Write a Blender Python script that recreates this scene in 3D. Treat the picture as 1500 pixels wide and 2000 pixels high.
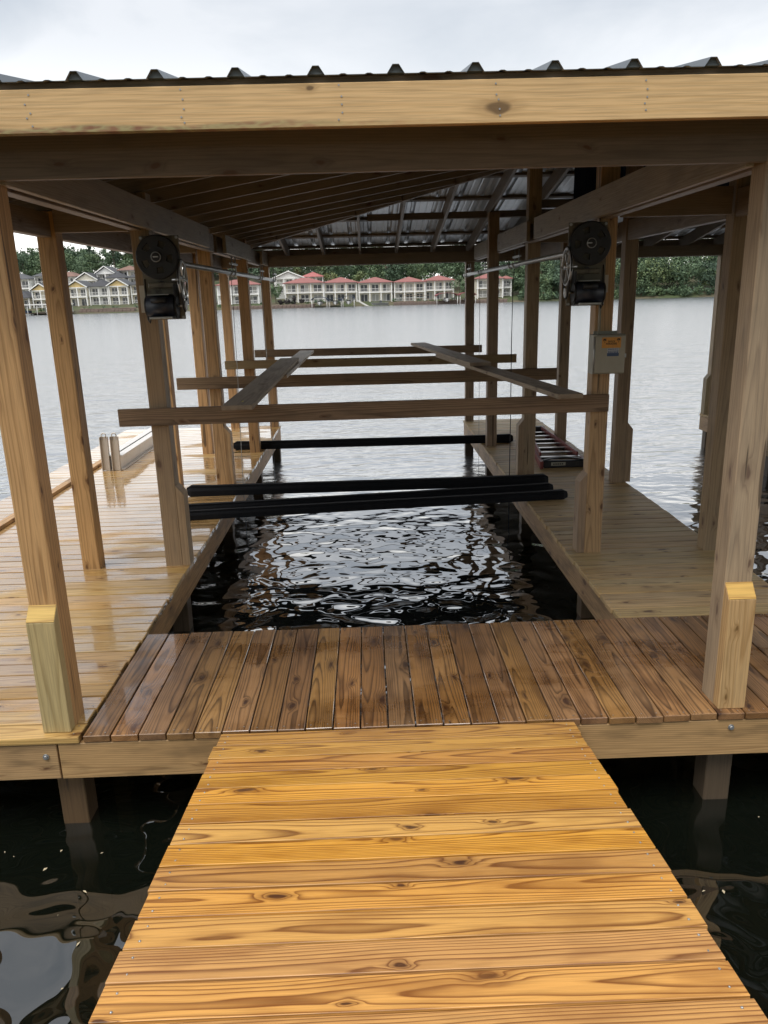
import bpy, bmesh, math, random
import numpy as np
from mathutils import Matrix, Vector
random.seed(7)
for o in list(bpy.data.objects): bpy.data.objects.remove(o)
S = bpy.context.scene
COL = S.collection

# ------------------------------------------------------------------ camera
cam = bpy.data.cameras.new('camera'); cam.sensor_fit = 'HORIZONTAL'; cam.sensor_width = 36.0; cam.lens = 36.0
cam.clip_start = 0.05; cam.clip_end = 4000
co = bpy.data.objects.new('camera', cam); COL.objects.link(co)
CM = Matrix(((0.99938064, 0.03144059, -0.0158061), (-0.02373818, 0.2707436, -0.96235877), (-0.02597772, 0.96213793, 0.27132225)))
co.matrix_world = Matrix.Translation((0, 0, 2.15)) @ CM.to_4x4()
S.camera = co
# ------------------------------------------------------------------ sky: overcast
SUN_EL, SUN_AZ = math.radians(66), math.radians(215)      # azimuth from +Y clockwise: behind the camera, to the left
W = bpy.data.worlds.new('World'); S.world = W; W.use_nodes = True
nt = W.node_tree; nt.nodes.clear()
def wn(t, **k):
    n = nt.nodes.new(t)
    for a, b in k.items(): setattr(n, a, b)
    return n
out = wn('ShaderNodeOutputWorld'); bg = wn('ShaderNodeBackground'); bg.inputs[1].default_value = 0.1
sky = wn('ShaderNodeTexSky', sky_type='NISHITA', sun_disc=False, sun_elevation=SUN_EL, sun_rotation=SUN_AZ, dust_density=3.0, air_density=1.2)
tc = wn('ShaderNodeTexCoord'); mp = wn('ShaderNodeMapping'); mp.inputs['Scale'].default_value = (1.0, 1.0, 2.6)
nz = wn('ShaderNodeTexNoise'); nz.inputs['Scale'].default_value = 1.9; nz.inputs['Detail'].default_value = 7; nz.inputs['Roughness'].default_value = 0.52
nz.inputs['Distortion'].default_value = 0.4
rp = wn('ShaderNodeValToRGB'); rp.color_ramp.elements[0].position = 0.39; rp.color_ramp.elements[1].position = 0.60
rp.color_ramp.elements[0].color = (2.4, 2.68, 3.03, 1); rp.color_ramp.elements[1].color = (3.85, 3.98, 4.18, 1)
mx = wn('ShaderNodeMix', data_type='RGBA'); mx.inputs[0].default_value = 0.95
L = nt.links.new
L(tc.outputs['Generated'], mp.inputs[0]); L(mp.outputs[0], nz.inputs['Vector']); L(nz.outputs['Fac'], rp.inputs[0])
sx = wn('ShaderNodeSeparateXYZ'); L(tc.outputs['Generated'], sx.inputs[0])
hr = wn('ShaderNodeMapRange', interpolation_type='SMOOTHSTEP'); hr.inputs[1].default_value = 0.30; hr.inputs[2].default_value = 0.02; L(sx.outputs[2], hr.inputs[0])
hz = wn('ShaderNodeMix', data_type='RGBA'); hz.inputs[7].default_value = (8.6, 8.5, 8.2, 1); L(hr.outputs[0], hz.inputs[0]); L(rp.outputs[0], hz.inputs[6])
L(sky.outputs[0], mx.inputs[6]); L(hz.outputs[2], mx.inputs[7]); L(mx.outputs[2], bg.inputs[0]); L(bg.outputs[0], out.inputs[0])
sl = bpy.data.lights.new('sun', 'SUN'); sl.energy = 1.5; sl.angle = math.radians(50); sl.color = (1.0, 0.965, 0.91)
so = bpy.data.objects.new('sun', sl); COL.objects.link(so)
sd = Vector((math.sin(SUN_AZ)*math.cos(SUN_EL), math.cos(SUN_AZ)*math.cos(SUN_EL), math.sin(SUN_EL)))
so.rotation_euler = sd.to_track_quat('Z', 'Y').to_euler()
so.location = (-20, -20, 40)
S.view_settings.view_transform = 'Standard'; S.view_settings.look = 'None'; S.view_settings.gamma = 1
S.view_settings.exposure = 1.2
S.render.engine = 'CYCLES'
S.cycles.max_bounces = 8; S.cycles.transparent_max_bounces = 8; S.cycles.caustics_reflective = False; S.cycles.caustics_refractive = False

# ------------------------------------------------------------------ helpers
WM = {}          # world matrix of every object built
def tag(o, label=None, cat=None, group=None, kind=None):
    if label: o['label'] = label
    if cat: o['category'] = cat
    if group: o['group'] = group
    if kind: o['kind'] = kind
    return o
def link(name, data, M=None, parent=None, mat=None):
    o = bpy.data.objects.new(name, data); COL.objects.link(o)
    M = M.copy() if M is not None else Matrix.Identity(4)
    WM[o.name] = M
    if parent is not None:
        o.parent = parent; o.matrix_basis = WM[parent.name].inverted() @ M
    else: o.matrix_basis = M
    if mat is not None and data is not None and hasattr(data, 'materials') and len(data.materials) == 0: data.materials.append(mat)
    elif mat is not None and data is not None and data.materials[0] is not mat:
        o.material_slots[0].link = 'OBJECT'; o.material_slots[0].material = mat
    return o
def thing(name, label, cat, loc=(0, 0, 0), group=None, rz=0):
    o = link(name, None, Matrix.Translation(loc) @ Matrix.Rotation(rz, 4, 'Z'))
    o.empty_display_size = 0.1
    return tag(o, label, cat, group)
def T(x, y, z): return Matrix.Translation((x, y, z))
def bm_mesh(name, bm, smooth=False):
    bmesh.ops.recalc_face_normals(bm, faces=bm.faces)
    me = bpy.data.meshes.new(name); bm.to_mesh(me); bm.free()
    if smooth:
        for p in me.polygons: p.use_smooth = True
    return me
_boxc = {}
def box_mesh(l, w, h, bev=0.003, seg=1):
    k = (round(l, 3), round(w, 3), round(h, 3), bev, seg)
    if k in _boxc: return _boxc[k]
    bm = bmesh.new(); bmesh.ops.create_cube(bm, size=1.0)
    bmesh.ops.scale(bm, vec=(k[0], k[1], k[2]), verts=bm.verts)
    if bev: bmesh.ops.bevel(bm, geom=list(bm.edges), offset=bev, segments=seg, affect='EDGES', profile=0.6)
    _boxc[k] = bm_mesh('box', bm); return _boxc[k]
def frame(p0, p1, up=(0, 0, 1)):
    p0, p1 = Vector(p0), Vector(p1); x = (p1-p0).normalized(); u = Vector(up)
    y = u.cross(x)
    if y.length < 1e-4: u = Vector((0, 1, 0)); y = u.cross(x)
    y.normalize(); z = x.cross(y)
    M = Matrix((x, y, z)).transposed().to_4x4(); M.translation = (p0+p1)/2
    return M, (p1-p0).length
def lumber(name, p0, p1, w, h, mat, parent, up=(0, 0, 1), bev=0.003, seg=1):
    """a stick of timber: length from p0 to p1 (centre line), w across, h along up"""
    M, l = frame(p0, p1, up)
    return link(name, box_mesh(l, w, h, bev, seg), M, parent, mat)
def block(name, lo, hi, mat, parent, bev=0.002):
    lo, hi = Vector(lo), Vector(hi); c = (lo+hi)/2; s = hi-lo
    return link(name, box_mesh(s.x, s.y, s.z, bev), Matrix.Translation(c), parent, mat)
_cylc = {}
def cyl(name, p0, p1, r, mat, parent, n=16, r2=None):
    M, l = frame(p0, p1); k = (round(l, 3), r, r2, n)
    if k not in _cylc:
        bm = bmesh.new(); bmesh.ops.create_cone(bm, cap_ends=True, segments=n, radius1=r, radius2=r if r2 is None else r2, depth=l)
        bmesh.ops.rotate(bm, cent=(0, 0, 0), matrix=Matrix.Rotation(math.pi/2, 3, 'Y'), verts=bm.verts)
        me = bm_mesh('cylinder', bm)
        for p in me.polygons: p.use_smooth = len(p.vertices) == 4
        _cylc[k] = me
    return link(name, _cylc[k], M, parent, mat)
def tube_mesh(pts, r, n=8):
    bm = bmesh.new(); rings = []
    P = [Vector(p) for p in pts]
    for i, p in enumerate(P):
        d = (P[min(i+1, len(P)-1)]-P[max(i-1, 0)]).normalized()
        a = d.cross(Vector((0, 0, 1)));
        if a.length < 1e-3: a = d.cross(Vector((0, 1, 0)))
        a.normalize(); b = d.cross(a)
        rings.append([bm.verts.new(p + r*(math.cos(t)*a+math.sin(t)*b)) for t in [2*math.pi*k/n for k in range(n)]])
    for A, B in zip(rings, rings[1:]):
        for k in range(n): bm.faces.new((A[k], A[(k+1) % n], B[(k+1) % n], B[k]))
    bm.faces.new(rings[0]); bm.faces.new(rings[-1])
    return bm_mesh('tube', bm, True)
def prism_mesh(poly, d, bev=0):
    """poly in local XZ, thickness d along Y (centred)"""
    bm = bmesh.new()
    a = [bm.verts.new((x, -d/2, z)) for x, z in poly]; b = [bm.verts.new((x, d/2, z)) for x, z in poly]
    bm.faces.new(a); bm.faces.new(b[::-1]); n = len(poly)
    for i in range(n): bm.faces.new((a[i], a[(i+1) % n], b[(i+1) % n], b[i]))
    bmesh.ops.recalc_face_normals(bm, faces=bm.faces)
    if bev: bmesh.ops.bevel(bm, geom=list(bm.edges), offset=bev, segments=1, affect='EDGES')
    return bm_mesh('prism', bm)

# ------------------------------------------------------------------ materials
class NT:
    def __init__(s, name):
        s.m = bpy.data.materials.new(name); s.m.use_nodes = True; s.t = s.m.node_tree
        s.b = s.t.nodes['Principled BSDF']; s.o = s.t.nodes['Material Output']
    def n(s, t, **k):
        n = s.t.nodes.new(t)
        for a, b in k.items(): setattr(n, a, b)
        return n
    def l(s, a, b): s.t.links.new(a, b)
    def _set(s, sock, v):
        if isinstance(v, (int, float)): sock.default_value = v
        elif isinstance(v, (tuple, list)): sock.default_value = v
        else: s.l(v, sock)
    def math(s, op, a, b=None, c=None, clamp=False):
        n = s.n('ShaderNodeMath', operation=op, use_clamp=clamp); s._set(n.inputs[0], a)
        if b is not None: s._set(n.inputs[1], b)
        if c is not None: s._set(n.inputs[2], c)
        return n.outputs[0]
    def vm(s, op, a, b=None):
        n = s.n('ShaderNodeVectorMath', operation=op); s._set(n.inputs[0], a)
        if b is not None: s._set(n.inputs[1], b)
        return n.outputs[0]
    def mix(s, f, a, b, blend='MIX'):
        n = s.n('ShaderNodeMix', data_type='RGBA', blend_type=blend); s._set(n.inputs[0], f); s._set(n.inputs[6], a); s._set(n.inputs[7], b)
        return n.outputs[2]
    def ramp(s, f, els, interp='LINEAR'):
        n = s.n('ShaderNodeValToRGB'); cr = n.color_ramp; cr.interpolation = interp
        while len(cr.elements) < len(els): cr.elements.new(0.5)
        for e, (p, c) in zip(cr.elements, els):
            e.position = p; e.color = (c, c, c, 1) if isinstance(c, (int, float)) else (*c, 1)
        s.l(f, n.inputs[0]); return n.outputs[0]
    def smooth(s, x, a, b):
        n = s.n('ShaderNodeMapRange', interpolation_type='SMOOTHSTEP'); s._set(n.inputs[0], x); n.inputs[1].default_value = a; n.inputs[2].default_value = b
        return n.outputs[0]
    def noise(s, v, scale=1, detail=2, rough=0.5, dist=0.0, out='Fac'):
        n = s.n('ShaderNodeTexNoise'); s._set(n.inputs['Vector'], v); n.inputs['Scale'].default_value = scale; n.inputs['Detail'].default_value = detail
        n.inputs['Roughness'].default_value = rough; n.inputs['Distortion'].default_value = dist
        return n.outputs[out]
    def bump(s, h, strength, dist):
        n = s.n('ShaderNodeBump'); n.inputs['Strength'].default_value = strength; n.inputs['Distance'].default_value = dist; s.l(h, n.inputs['Height'])
        s.l(n.outputs[0], s.b.inputs['Normal']); return n.outputs[0]
    def xyz(s, v):
        n = s.n('ShaderNodeSeparateXYZ'); s.l(v, n.inputs[0]); return n.outputs
    def comb(s, x, y, z):
        n = s.n('ShaderNodeCombineXYZ')
        for i, v in enumerate((x, y, z)): s._set(n.inputs[i], v)
        return n.outputs[0]

def wood(name, light, dark, knot=(0.10, 0.04, 0.016), ring=0.011, rough=0.55, contrast=1.0, pith=(0.055, 0.035, 0.11), wet=None, stain=0.35, var=0.22, knots=0.5, stain_col=None, grey=0.0, foot=False, wane=False, wetdark=0.35):
    """sawn pine: growth rings round a wandering pith, knots that the rings swirl round, fibres, stains. Local X is the length."""
    g = NT(name)
    tc = g.n('ShaderNodeTexCoord').outputs['Object']; oi = g.n('ShaderNodeObjectInfo').outputs['Random']
    wn_ = g.n('ShaderNodeTexWhiteNoise', noise_dimensions='1D'); g.l(oi, wn_.inputs['W'])
    rv = g.n('ShaderNodeSeparateColor'); g.l(wn_.outputs['Color'], rv.inputs[0]); r1, r2, r3 = rv.outputs
    p = g.vm('ADD', tc, g.comb(g.math('MULTIPLY', oi, 83.0), g.math('MULTIPLY', r1, 0.0), 0.0))
    # knots
    vo = g.n('ShaderNodeTexVoronoi', feature='F1', voronoi_dimensions='2D'); vo.inputs['Scale'].default_value = 1.0; vo.inputs['Randomness'].default_value = 0.9
    px_, py_, pz_ = g.xyz(p)
    kp = g.vm('ADD', g.comb(g.math('MULTIPLY', px_, 2.6), g.math('MULTIPLY_ADD', g.math('ADD', py_, pz_), 6.6, g.math('MULTIPLY', r2, 9.0)), 0.0), g.vm('MULTIPLY', g.vm('SUBTRACT', g.noise(g.vm('MULTIPLY', p, (9, 30, 20)), 1, 1, out='Color'), (0.5, 0.5, 0.5)), (0.20, 0.26, 0)))
    g.l(kp, vo.inputs['Vector'])
    vs = g.n('ShaderNodeSeparateColor'); g.l(vo.outputs['Color'], vs.inputs[0])
    ksel = g.math('GREATER_THAN', vs.outputs[0], 1.0-knots)
    d = g.math('MULTIPLY', vo.outputs['Distance'], g.math('MULTIPLY_ADD', vs.outputs[1], 1.5, 0.75))
    kfall = g.math('MULTIPLY', ksel, g.math('POWER', 2.718, g.math('MULTIPLY', g.math('MULTIPLY', d, d), -34.0)))
    kcore = g.math('MULTIPLY', ksel, g.smooth(d, 0.115, 0.05))
    khalo = g.math('MULTIPLY', ksel, g.smooth(d, 0.30, 0.08))
    # rings
    wv = g.vm('SUBTRACT', g.noise(g.vm('MULTIPLY', p, (0.8, 3.2, 3.2)), 1, 2.0, 0.45, out='Color'), (0.5, 0.5, 0.5))
    q = g.xyz(g.vm('ADD', p, g.vm('MULTIPLY', wv, (0, 0.042, 0.042))))
    yc = g.math('MULTIPLY', g.math('SUBTRACT', r2, 0.5), 2*pith[0])
    zc = g.math('MULTIPLY_ADD', r3, -(pith[2]-pith[1]), -pith[1])
    dy = g.math('SUBTRACT', q[1], yc); dz = g.math('SUBTRACT', q[2], zc)
    rr = g.math('SQRT', g.math('ADD', g.math('MULTIPLY', dy, dy), g.math('MULTIPLY', dz, dz)))
    rr = g.math('ADD', rr, g.math('MULTIPLY', q[0], g.math('MULTIPLY', g.math('SUBTRACT', r1, 0.5), 0.03)))
    rr = g.math('ADD', rr, g.math('MULTIPLY', kfall, 0.018))
    ph = g.math('FRACT', g.math('ADD', g.math('DIVIDE', rr, ring), g.math('MULTIPLY', g.noise(g.vm('MULTIPLY', p, (2.0, 34, 34)), 1, 1), 0.5)))
    rg = g.ramp(ph, [(0.0, 0.2), (0.10, 0.0), (0.58, 0.10), (0.82, 0.75), (0.92, 1.0), (1.0, 0.2)])
    fib = g.noise(g.vm('MULTIPLY', p, (5, 170, 170)), 1, 1.5, 0.6)
    stn = g.noise(g.vm('MULTIPLY', p, (2.2, 9, 9)), 1, 3, 0.6)
    vis = g.math('MULTIPLY', g.math('MULTIPLY', rg, contrast), g.math('MULTIPLY_ADD', stn, 1.0, 0.45), clamp=True)
    c = g.mix(vis, (*light, 1), (*dark, 1))
    c = g.mix(g.math('MULTIPLY', g.smooth(fib, 0.35, 0.75), 0.42), c, (*[0.45*v for v in light], 1))
    c = g.mix(g.math('MULTIPLY', khalo, 0.5), c, (*[0.55*a+0.45*b for a, b in zip(dark, knot)], 1))
    c = g.mix(g.math('MULTIPLY', kcore, 0.9), c, (*knot, 1))
    st = g.smooth(stn, 0.47, 0.70)
    c = g.mix(g.math('MULTIPLY', st, stain), c, (*(stain_col or [0.35*v for v in light]), 1))
    if grey:
        c = g.mix(g.math('MULTIPLY', g.noise(g.vm('MULTIPLY', p, (1.4, 6, 6)), 1, 3), grey*1.6, clamp=True), c, (0.19, 0.17, 0.15, 1))
    if foot:
        ck = g.math('MULTIPLY', g.smooth(g.noise(g.vm('MULTIPLY', p, (1.1, 26, 26)), 1, 0.5), 0.715, 0.735), 0.8)
        c = g.mix(ck, c, (0.05, 0.03, 0.018, 1))
        fz = g.xyz(g.n('ShaderNodeNewGeometry').outputs['Position'])[2]
        fw = g.smooth(g.math('ADD', fz, g.math('MULTIPLY', g.math('SUBTRACT', stn, 0.5), 0.25)), -0.12, -0.36)
        c = g.mix(g.math('MULTIPLY', fw, 0.85), c, (0.055, 0.035, 0.02, 1))
    if wane:
        wy = g.math('ADD', pz_, g.math('MULTIPLY', g.math('SUBTRACT', g.noise(g.vm('MULTIPLY', tc, (2.5, 1, 6)), 1, 3), 0.5), 0.05))
        wf = g.math('MULTIPLY', g.smooth(wy, -0.050, -0.062), g.smooth(g.xyz(tc)[0], -1.8, -3.2))
        c = g.mix(wf, c, g.ramp(g.noise(g.vm('MULTIPLY', tc, (9, 1, 30)), 1, 2), [(0.35, (0.22, 0.10, 0.055)), (0.5, (0.36, 0.30, 0.15)), (0.65, (0.26, 0.13, 0.07))]))
    hv = g.n('ShaderNodeHueSaturation'); g.l(c, hv.inputs['Color'])
    g.l(g.math('MULTIPLY_ADD', g.math('SUBTRACT', oi, 0.5), 2*var, 1.0), hv.inputs['Value'])
    g.l(g.math('MULTIPLY_ADD', g.math('SUBTRACT', r1, 0.5), 0.010, 0.5), hv.inputs['Hue'])
    g.l(g.math('MULTIPLY_ADD', g.math('SUBTRACT', r2, 0.5), 0.14, 1.0), hv.inputs['Saturation'])
    col = hv.outputs[0]
    ro = g.math('MULTIPLY_ADD', fib, 0.25, rough-0.12)
    h = fib
    if wet:
        pos = g.n('ShaderNodeNewGeometry').outputs['Position']
        wp = g.vm('MULTIPLY', pos, (0.55, 1.3, 1.0))
        wm = g.math('ADD', g.noise(wp, wet[0], 4, 0.62), g.math('MULTIPLY', g.math('SUBTRACT', oi, 0.5), 0.10))
        wx, wy, wz = g.xyz(pos)
        wm = g.math('ADD', wm, g.math('MULTIPLY', g.smooth(wx, wet[3], wet[4]), wet[5]))
        wm = g.smooth(wm, wet[1], wet[2])
        col = g.mix(g.math('MULTIPLY', wm, wetdark), col, g.mix(1.0, col, (0.55, 0.46, 0.38, 1), 'MULTIPLY'))
        mr = g.n('ShaderNodeMix', data_type='FLOAT'); g.l(wm, mr.inputs[0]); g.l(ro, mr.inputs[2]); mr.inputs[3].default_value = 0.13
        ro = mr.outputs[0]
        g.l(wm, g.b.inputs['Coat Weight']); g.b.inputs['Coat Roughness'].default_value = 0.05; g.b.inputs['Coat IOR'].default_value = 1.9
    g.l(col, g.b.inputs['Base Color']); g.l(ro, g.b.inputs['Roughness'])
    g.bump(h, 0.35, 0.0015)
    return g.m
def plain(name, col, rough=0.5, metal=0.0, var=0.12, nscale=14.0, bump=0.0, dirt=0.0, dirtcol=(0.05, 0.04, 0.03), coat=0.0):
    g = NT(name); tc = g.n('ShaderNodeTexCoord').outputs['Object']
    n1 = g.noise(tc, nscale, 4, 0.6)
    c = g.mix(n1, (*[v*(1-var) for v in col], 1), (*[min(1, v*(1+var)) for v in col], 1))
    if dirt:
        c = g.mix(g.math('MULTIPLY', g.smooth(g.noise(tc, nscale*0.45, 5, 0.65), 0.5, 0.72), dirt), c, (*dirtcol, 1))
    g.l(c, g.b.inputs['Base Color']); g.l(g.math('MULTIPLY_ADD', n1, 0.2, rough-0.1), g.b.inputs['Roughness']); g.b.inputs['Metallic'].default_value = metal
    g.b.inputs['Coat Weight'].default_value = coat
    if bump: g.bump(n1, 0.4, bump)
    return g.m
M = {}
M['ramp'] = wood('wet_golden_pine', (0.63, 0.325, 0.082), (0.18, 0.062, 0.013), ring=0.0075, contrast=1.1, pith=(0.07, 0.04, 0.16), rough=0.38, knot=(0.06, 0.022, 0.009), stain=0.5, stain_col=(0.26, 0.105, 0.022), var=0.16, knots=0.40)
M['cross'] = wood('dark_wet_pine', (0.32, 0.17, 0.066), (0.045, 0.021, 0.009), knot=(0.05, 0.022, 0.012), ring=0.0075, rough=0.42, contrast=0.95, stain=0.6, var=0.28, knots=0.36, stain_col=(0.075, 0.032, 0.011), wet=(1.6, 0.40, 0.72, -9, -10, 0.0), wetdark=0.75)
M['left'] = wood('left_deck_pine', (0.60, 0.385, 0.155), (0.33, 0.18, 0.06), rough=0.42, stain=0.3, var=0.12, wet=(1.0, 0.455, 0.56, -2.1, -3.3, 0.14), knots=0.35)
M['right'] = wood('right_deck_pine', (0.66, 0.46, 0.215), (0.38, 0.235, 0.09), rough=0.55, stain=0.4, var=0.12, knots=0.3, grey=0.12)
M['post'] = wood('post_pine', (0.56, 0.345, 0.17), (0.28, 0.15, 0.062), pith=(0.03, -0.02, 0.03), ring=0.013, stain=0.25, var=0.14, knots=0.4, contrast=0.8, foot=True)
M['postgrey'] = wood('weathered_post_pine', (0.44, 0.31, 0.185), (0.23, 0.145, 0.08), pith=(0.03, -0.02, 0.03), ring=0.013, stain=0.35, var=0.12, knots=0.4, contrast=0.7, grey=0.25, foot=True)
M['fresh'] = wood('fresh_treated_pine', (0.50, 0.40, 0.20), (0.32, 0.235, 0.10), ring=0.012, stain=0.12, var=0.08, knots=0.25, contrast=0.8, knot=(0.16, 0.09, 0.03))
M['freshtan'] = wood('fresh_tan_pine', (0.58, 0.40, 0.20), (0.36, 0.22, 0.09), ring=0.012, stain=0.2, var=0.05, knots=0.25, contrast=0.9, knot=(0.16, 0.09, 0.03))
M['freshend'] = wood('fresh_sawn_end_pine', (0.66, 0.42, 0.10), (0.36, 0.19, 0.035), ring=0.010, stain=0.08, var=0.05, knots=0.0, contrast=1.0)
M['rim'] = wood('rim_board_pine', (0.48, 0.29, 0.135), (0.24, 0.125, 0.05), rough=0.55, stain=0.7, var=0.1, contrast=0.8, knots=0.35)
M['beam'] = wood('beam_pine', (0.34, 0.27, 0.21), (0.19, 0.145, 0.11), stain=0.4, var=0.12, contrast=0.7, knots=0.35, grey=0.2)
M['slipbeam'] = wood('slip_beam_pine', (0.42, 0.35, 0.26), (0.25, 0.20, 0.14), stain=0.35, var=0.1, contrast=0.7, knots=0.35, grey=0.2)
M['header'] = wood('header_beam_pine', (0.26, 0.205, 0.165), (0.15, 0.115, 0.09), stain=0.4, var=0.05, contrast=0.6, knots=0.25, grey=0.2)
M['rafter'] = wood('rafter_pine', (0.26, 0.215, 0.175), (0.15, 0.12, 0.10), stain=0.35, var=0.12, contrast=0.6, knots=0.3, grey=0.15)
M['fascia'] = wood('fascia_pine', (0.72, 0.485, 0.255), (0.56, 0.345, 0.155), wane=True, ring=0.022, stain=0.10, var=0.03, contrast=0.7, knots=0.22, knot=(0.14, 0.08, 0.035), rough=0.6)
M['brace'] = wood('cross_board_pine', (0.30, 0.21, 0.135), (0.11, 0.07, 0.042), stain=0.45, var=0.15, contrast=1.0, knots=0.3)
M['bracepale'] = wood('pale_cross_board_pine', (0.34, 0.26, 0.14), (0.19, 0.13, 0.06), stain=0.3, var=0.1, contrast=0.8, knots=0.3)
M['oldplank'] = wood('old_grey_plank', (0.46, 0.36, 0.26), (0.22, 0.165, 0.115), stain=0.5, var=0.1, contrast=0.9, knots=0.25, grey=0.25, rough=0.7)
M['paleplank'] = wood('pale_plank', (0.58, 0.48, 0.36), (0.36, 0.28, 0.20), stain=0.3, var=0.08, contrast=0.7, knots=0.2, grey=0.2)
M['metal_top'] = plain('dark_roof_metal', (0.12, 0.135, 0.145), 0.35, 0.55, nscale=30)
M['metal_under'] = plain('galvanised_roof_underside', (0.62, 0.64, 0.66), 0.34, 0.45, nscale=9, dirt=0.15)
M['closure'] = plain('grey_green_rib_closure', (0.10, 0.12, 0.125), 0.6)
M['navy'] = plain('navy_sheet_metal', (0.018, 0.028, 0.05), 0.5, 0.2, nscale=8)
M['galv'] = plain('galvanised_steel', (0.42, 0.43, 0.43), 0.42, 0.8, nscale=40, dirt=0.25)
M['plate'] = plain('worn_zinc_plate', (0.19, 0.175, 0.14), 0.6, 0.3, nscale=16, dirt=0.95, dirtcol=(0.05, 0.045, 0.04))
M['black'] = plain('black_painted_steel', (0.018, 0.020, 0.024), 0.5, 0.1, nscale=20, dirt=0.3, dirtcol=(0.06, 0.05, 0.045))
M['motor'] = plain('navy_motor_paint', (0.012, 0.017, 0.034), 0.4, 0.0, nscale=20)
M['rubber'] = plain('black_rubber', (0.012, 0.012, 0.013), 0.62, nscale=40)
M['carpet'] = plain('black_vinyl_wrap', (0.0045, 0.005, 0.007), 0.75, nscale=60, bump=0.002, dirt=0.25, dirtcol=(0.014, 0.014, 0.016)); M['carpet'].node_tree.nodes['Principled BSDF'].inputs['Specular IOR Level'].default_value = 0.25
M['alu'] = plain('beige_coated_aluminium', (0.52, 0.47, 0.41), 0.4, 0.25, nscale=12, dirt=0.15)
M['alulid'] = plain('pale_aluminium', (0.72, 0.70, 0.67), 0.38, 0.2, nscale=12, dirt=0.12)
M['rung'] = plain('ladder_aluminium', (0.55, 0.55, 0.55), 0.35, 0.8, nscale=30)
M['redglass'] = plain('red_fibreglass', (0.20, 0.045, 0.04), 0.5, nscale=30, dirt=0.3)
M['boxgrey'] = plain('grey_enclosure_paint', (0.34, 0.335, 0.28), 0.45, nscale=16)
M['boxdoor'] = plain('grey_door_paint', (0.40, 0.39, 0.325), 0.42, nscale=16)
M['paper'] = plain('white_label', (0.62, 0.60, 0.55), 0.6, nscale=30)
M['stick_orange'] = plain('orange_sticker', (0.68, 0.33, 0.07), 0.5, nscale=60, var=0.2)
M['stick_white'] = plain('white_sticker', (0.45, 0.50, 0.58), 0.5, nscale=60)
M['stick_blue'] = plain('blue_sticker', (0.06, 0.10, 0.20), 0.5, nscale=60)
M['ink'] = plain('dark_ink', (0.015, 0.014, 0.016), 0.6)
M['steel'] = plain('bright_steel', (0.6, 0.6, 0.6), 0.3, 0.9)
M['tape'] = plain('yellow_tape', (0.7, 0.55, 0.05), 0.5)

# ------------------------------------------------------------------ water and ground
def water_material():
    g = NT('lake_water'); pos = g.n('ShaderNodeNewGeometry').outputs['Position']; x, y, z = g.xyz(pos)
    near = g.vm('MULTIPLY', pos, (1.0, 1.15, 1.0))
    slow = g.noise(near, 1.5, 0.0, 0.4, 0.4); mid = g.noise(near, 3.0, 0.35, 0.3, 0.6)
    calm = g.math('ADD', g.math('MULTIPLY', slow, 1.5), g.math('MULTIPLY', mid, 0.95))
    slip = g.math('ADD', g.math('ADD', g.math('MULTIPLY', slow, 0.7), g.math('MULTIPLY', mid, 0.95)), g.math('MULTIPLY', g.noise(near, 6.0, 0.0, 0.3, 0.5), 0.15))
    lake = g.vm('MULTIPLY', pos, (0.55, 1.0, 1.0))
    lk = g.math('ADD', g.math('MULTIPLY', g.noise(lake, 0.9, 3, 0.55, 0.3), 3.6), g.math('MULTIPLY', g.noise(lake, 4.6, 2, 0.5, 0.4), 1.2))
    a = g.smooth(y, 3.2, 6.0); b = g.smooth(y, 8.0, 13.0)
    m1 = g.n('ShaderNodeMix', data_type='FLOAT'); g.l(a, m1.inputs[0]); g.l(calm, m1.inputs[2]); g.l(slip, m1.inputs[3])
    m2 = g.n('ShaderNodeMix', data_type='FLOAT'); g.l(b, m2.inputs[0]); g.l(m1.outputs[0], m2.inputs[2]); g.l(lk, m2.inputs[3])
    g.b.inputs['Base Color'].default_value = (0.006, 0.008, 0.0055, 1)
    g.l(g.math('MULTIPLY_ADD', b, 0.22, 0.012), g.b.inputs['Roughness'])
    g.l(g.math('ADD', g.math('MULTIPLY_ADD', g.smooth(y, 3.5, 6.0), 2.6, 2.6), g.math('MULTIPLY', b, 5.0)), g.b.inputs['IOR'])
    nb = g.bump(m2.outputs[0], 1.0, 0.030)
    tr = g.n('ShaderNodeBsdfTransparent'); tr.inputs[0].default_value = (0.30, 0.27, 0.17, 1)
    ms = g.n('ShaderNodeMixShader'); g.l(g.math('MULTIPLY_ADD', a, 0.32, 0.68, clamp=True), ms.inputs[0])
    g.l(tr.outputs[0], ms.inputs[1]); g.l(g.b.outputs[0], ms.inputs[2]); g.l(ms.outputs[0], g.o.inputs['Surface'])
    return g.m
WZ = -0.60
def grid(name, x0, x1, y0, y1, nx, ny, fz, mat, kind='structure'):
    xs = np.linspace(x0, x1, nx); ys = np.linspace(y0, y1, ny)
    v = [(x, y, fz(x, y)) for y in ys for x in xs]
    f = [(j*nx+i, j*nx+i+1, (j+1)*nx+i+1, (j+1)*nx+i) for j in range(ny-1) for i in range(nx-1)]
    me = bpy.data.meshes.new(name); me.from_pydata(v, [], f); me.update()
    for p in me.polygons: p.use_smooth = True
    return tag(link(name, me, None, None, mat), kind=kind)
tag(grid('lake', -420, 420, -9, 232, 2, 2, lambda x, y: WZ, water_material()), 'dark green lake water rippling under the boathouse and out to the far shore')
gm = NT('lake_bed_mud'); gp = gm.n('ShaderNodeNewGeometry').outputs['Position']
gm.l(gm.mix(gm.noise(gp, 1.2, 5), (0.010, 0.010, 0.006, 1), (0.05, 0.045, 0.022, 1)), gm.b.inputs['Base Color']); gm.b.inputs['Roughness'].default_value = 0.9
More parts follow.
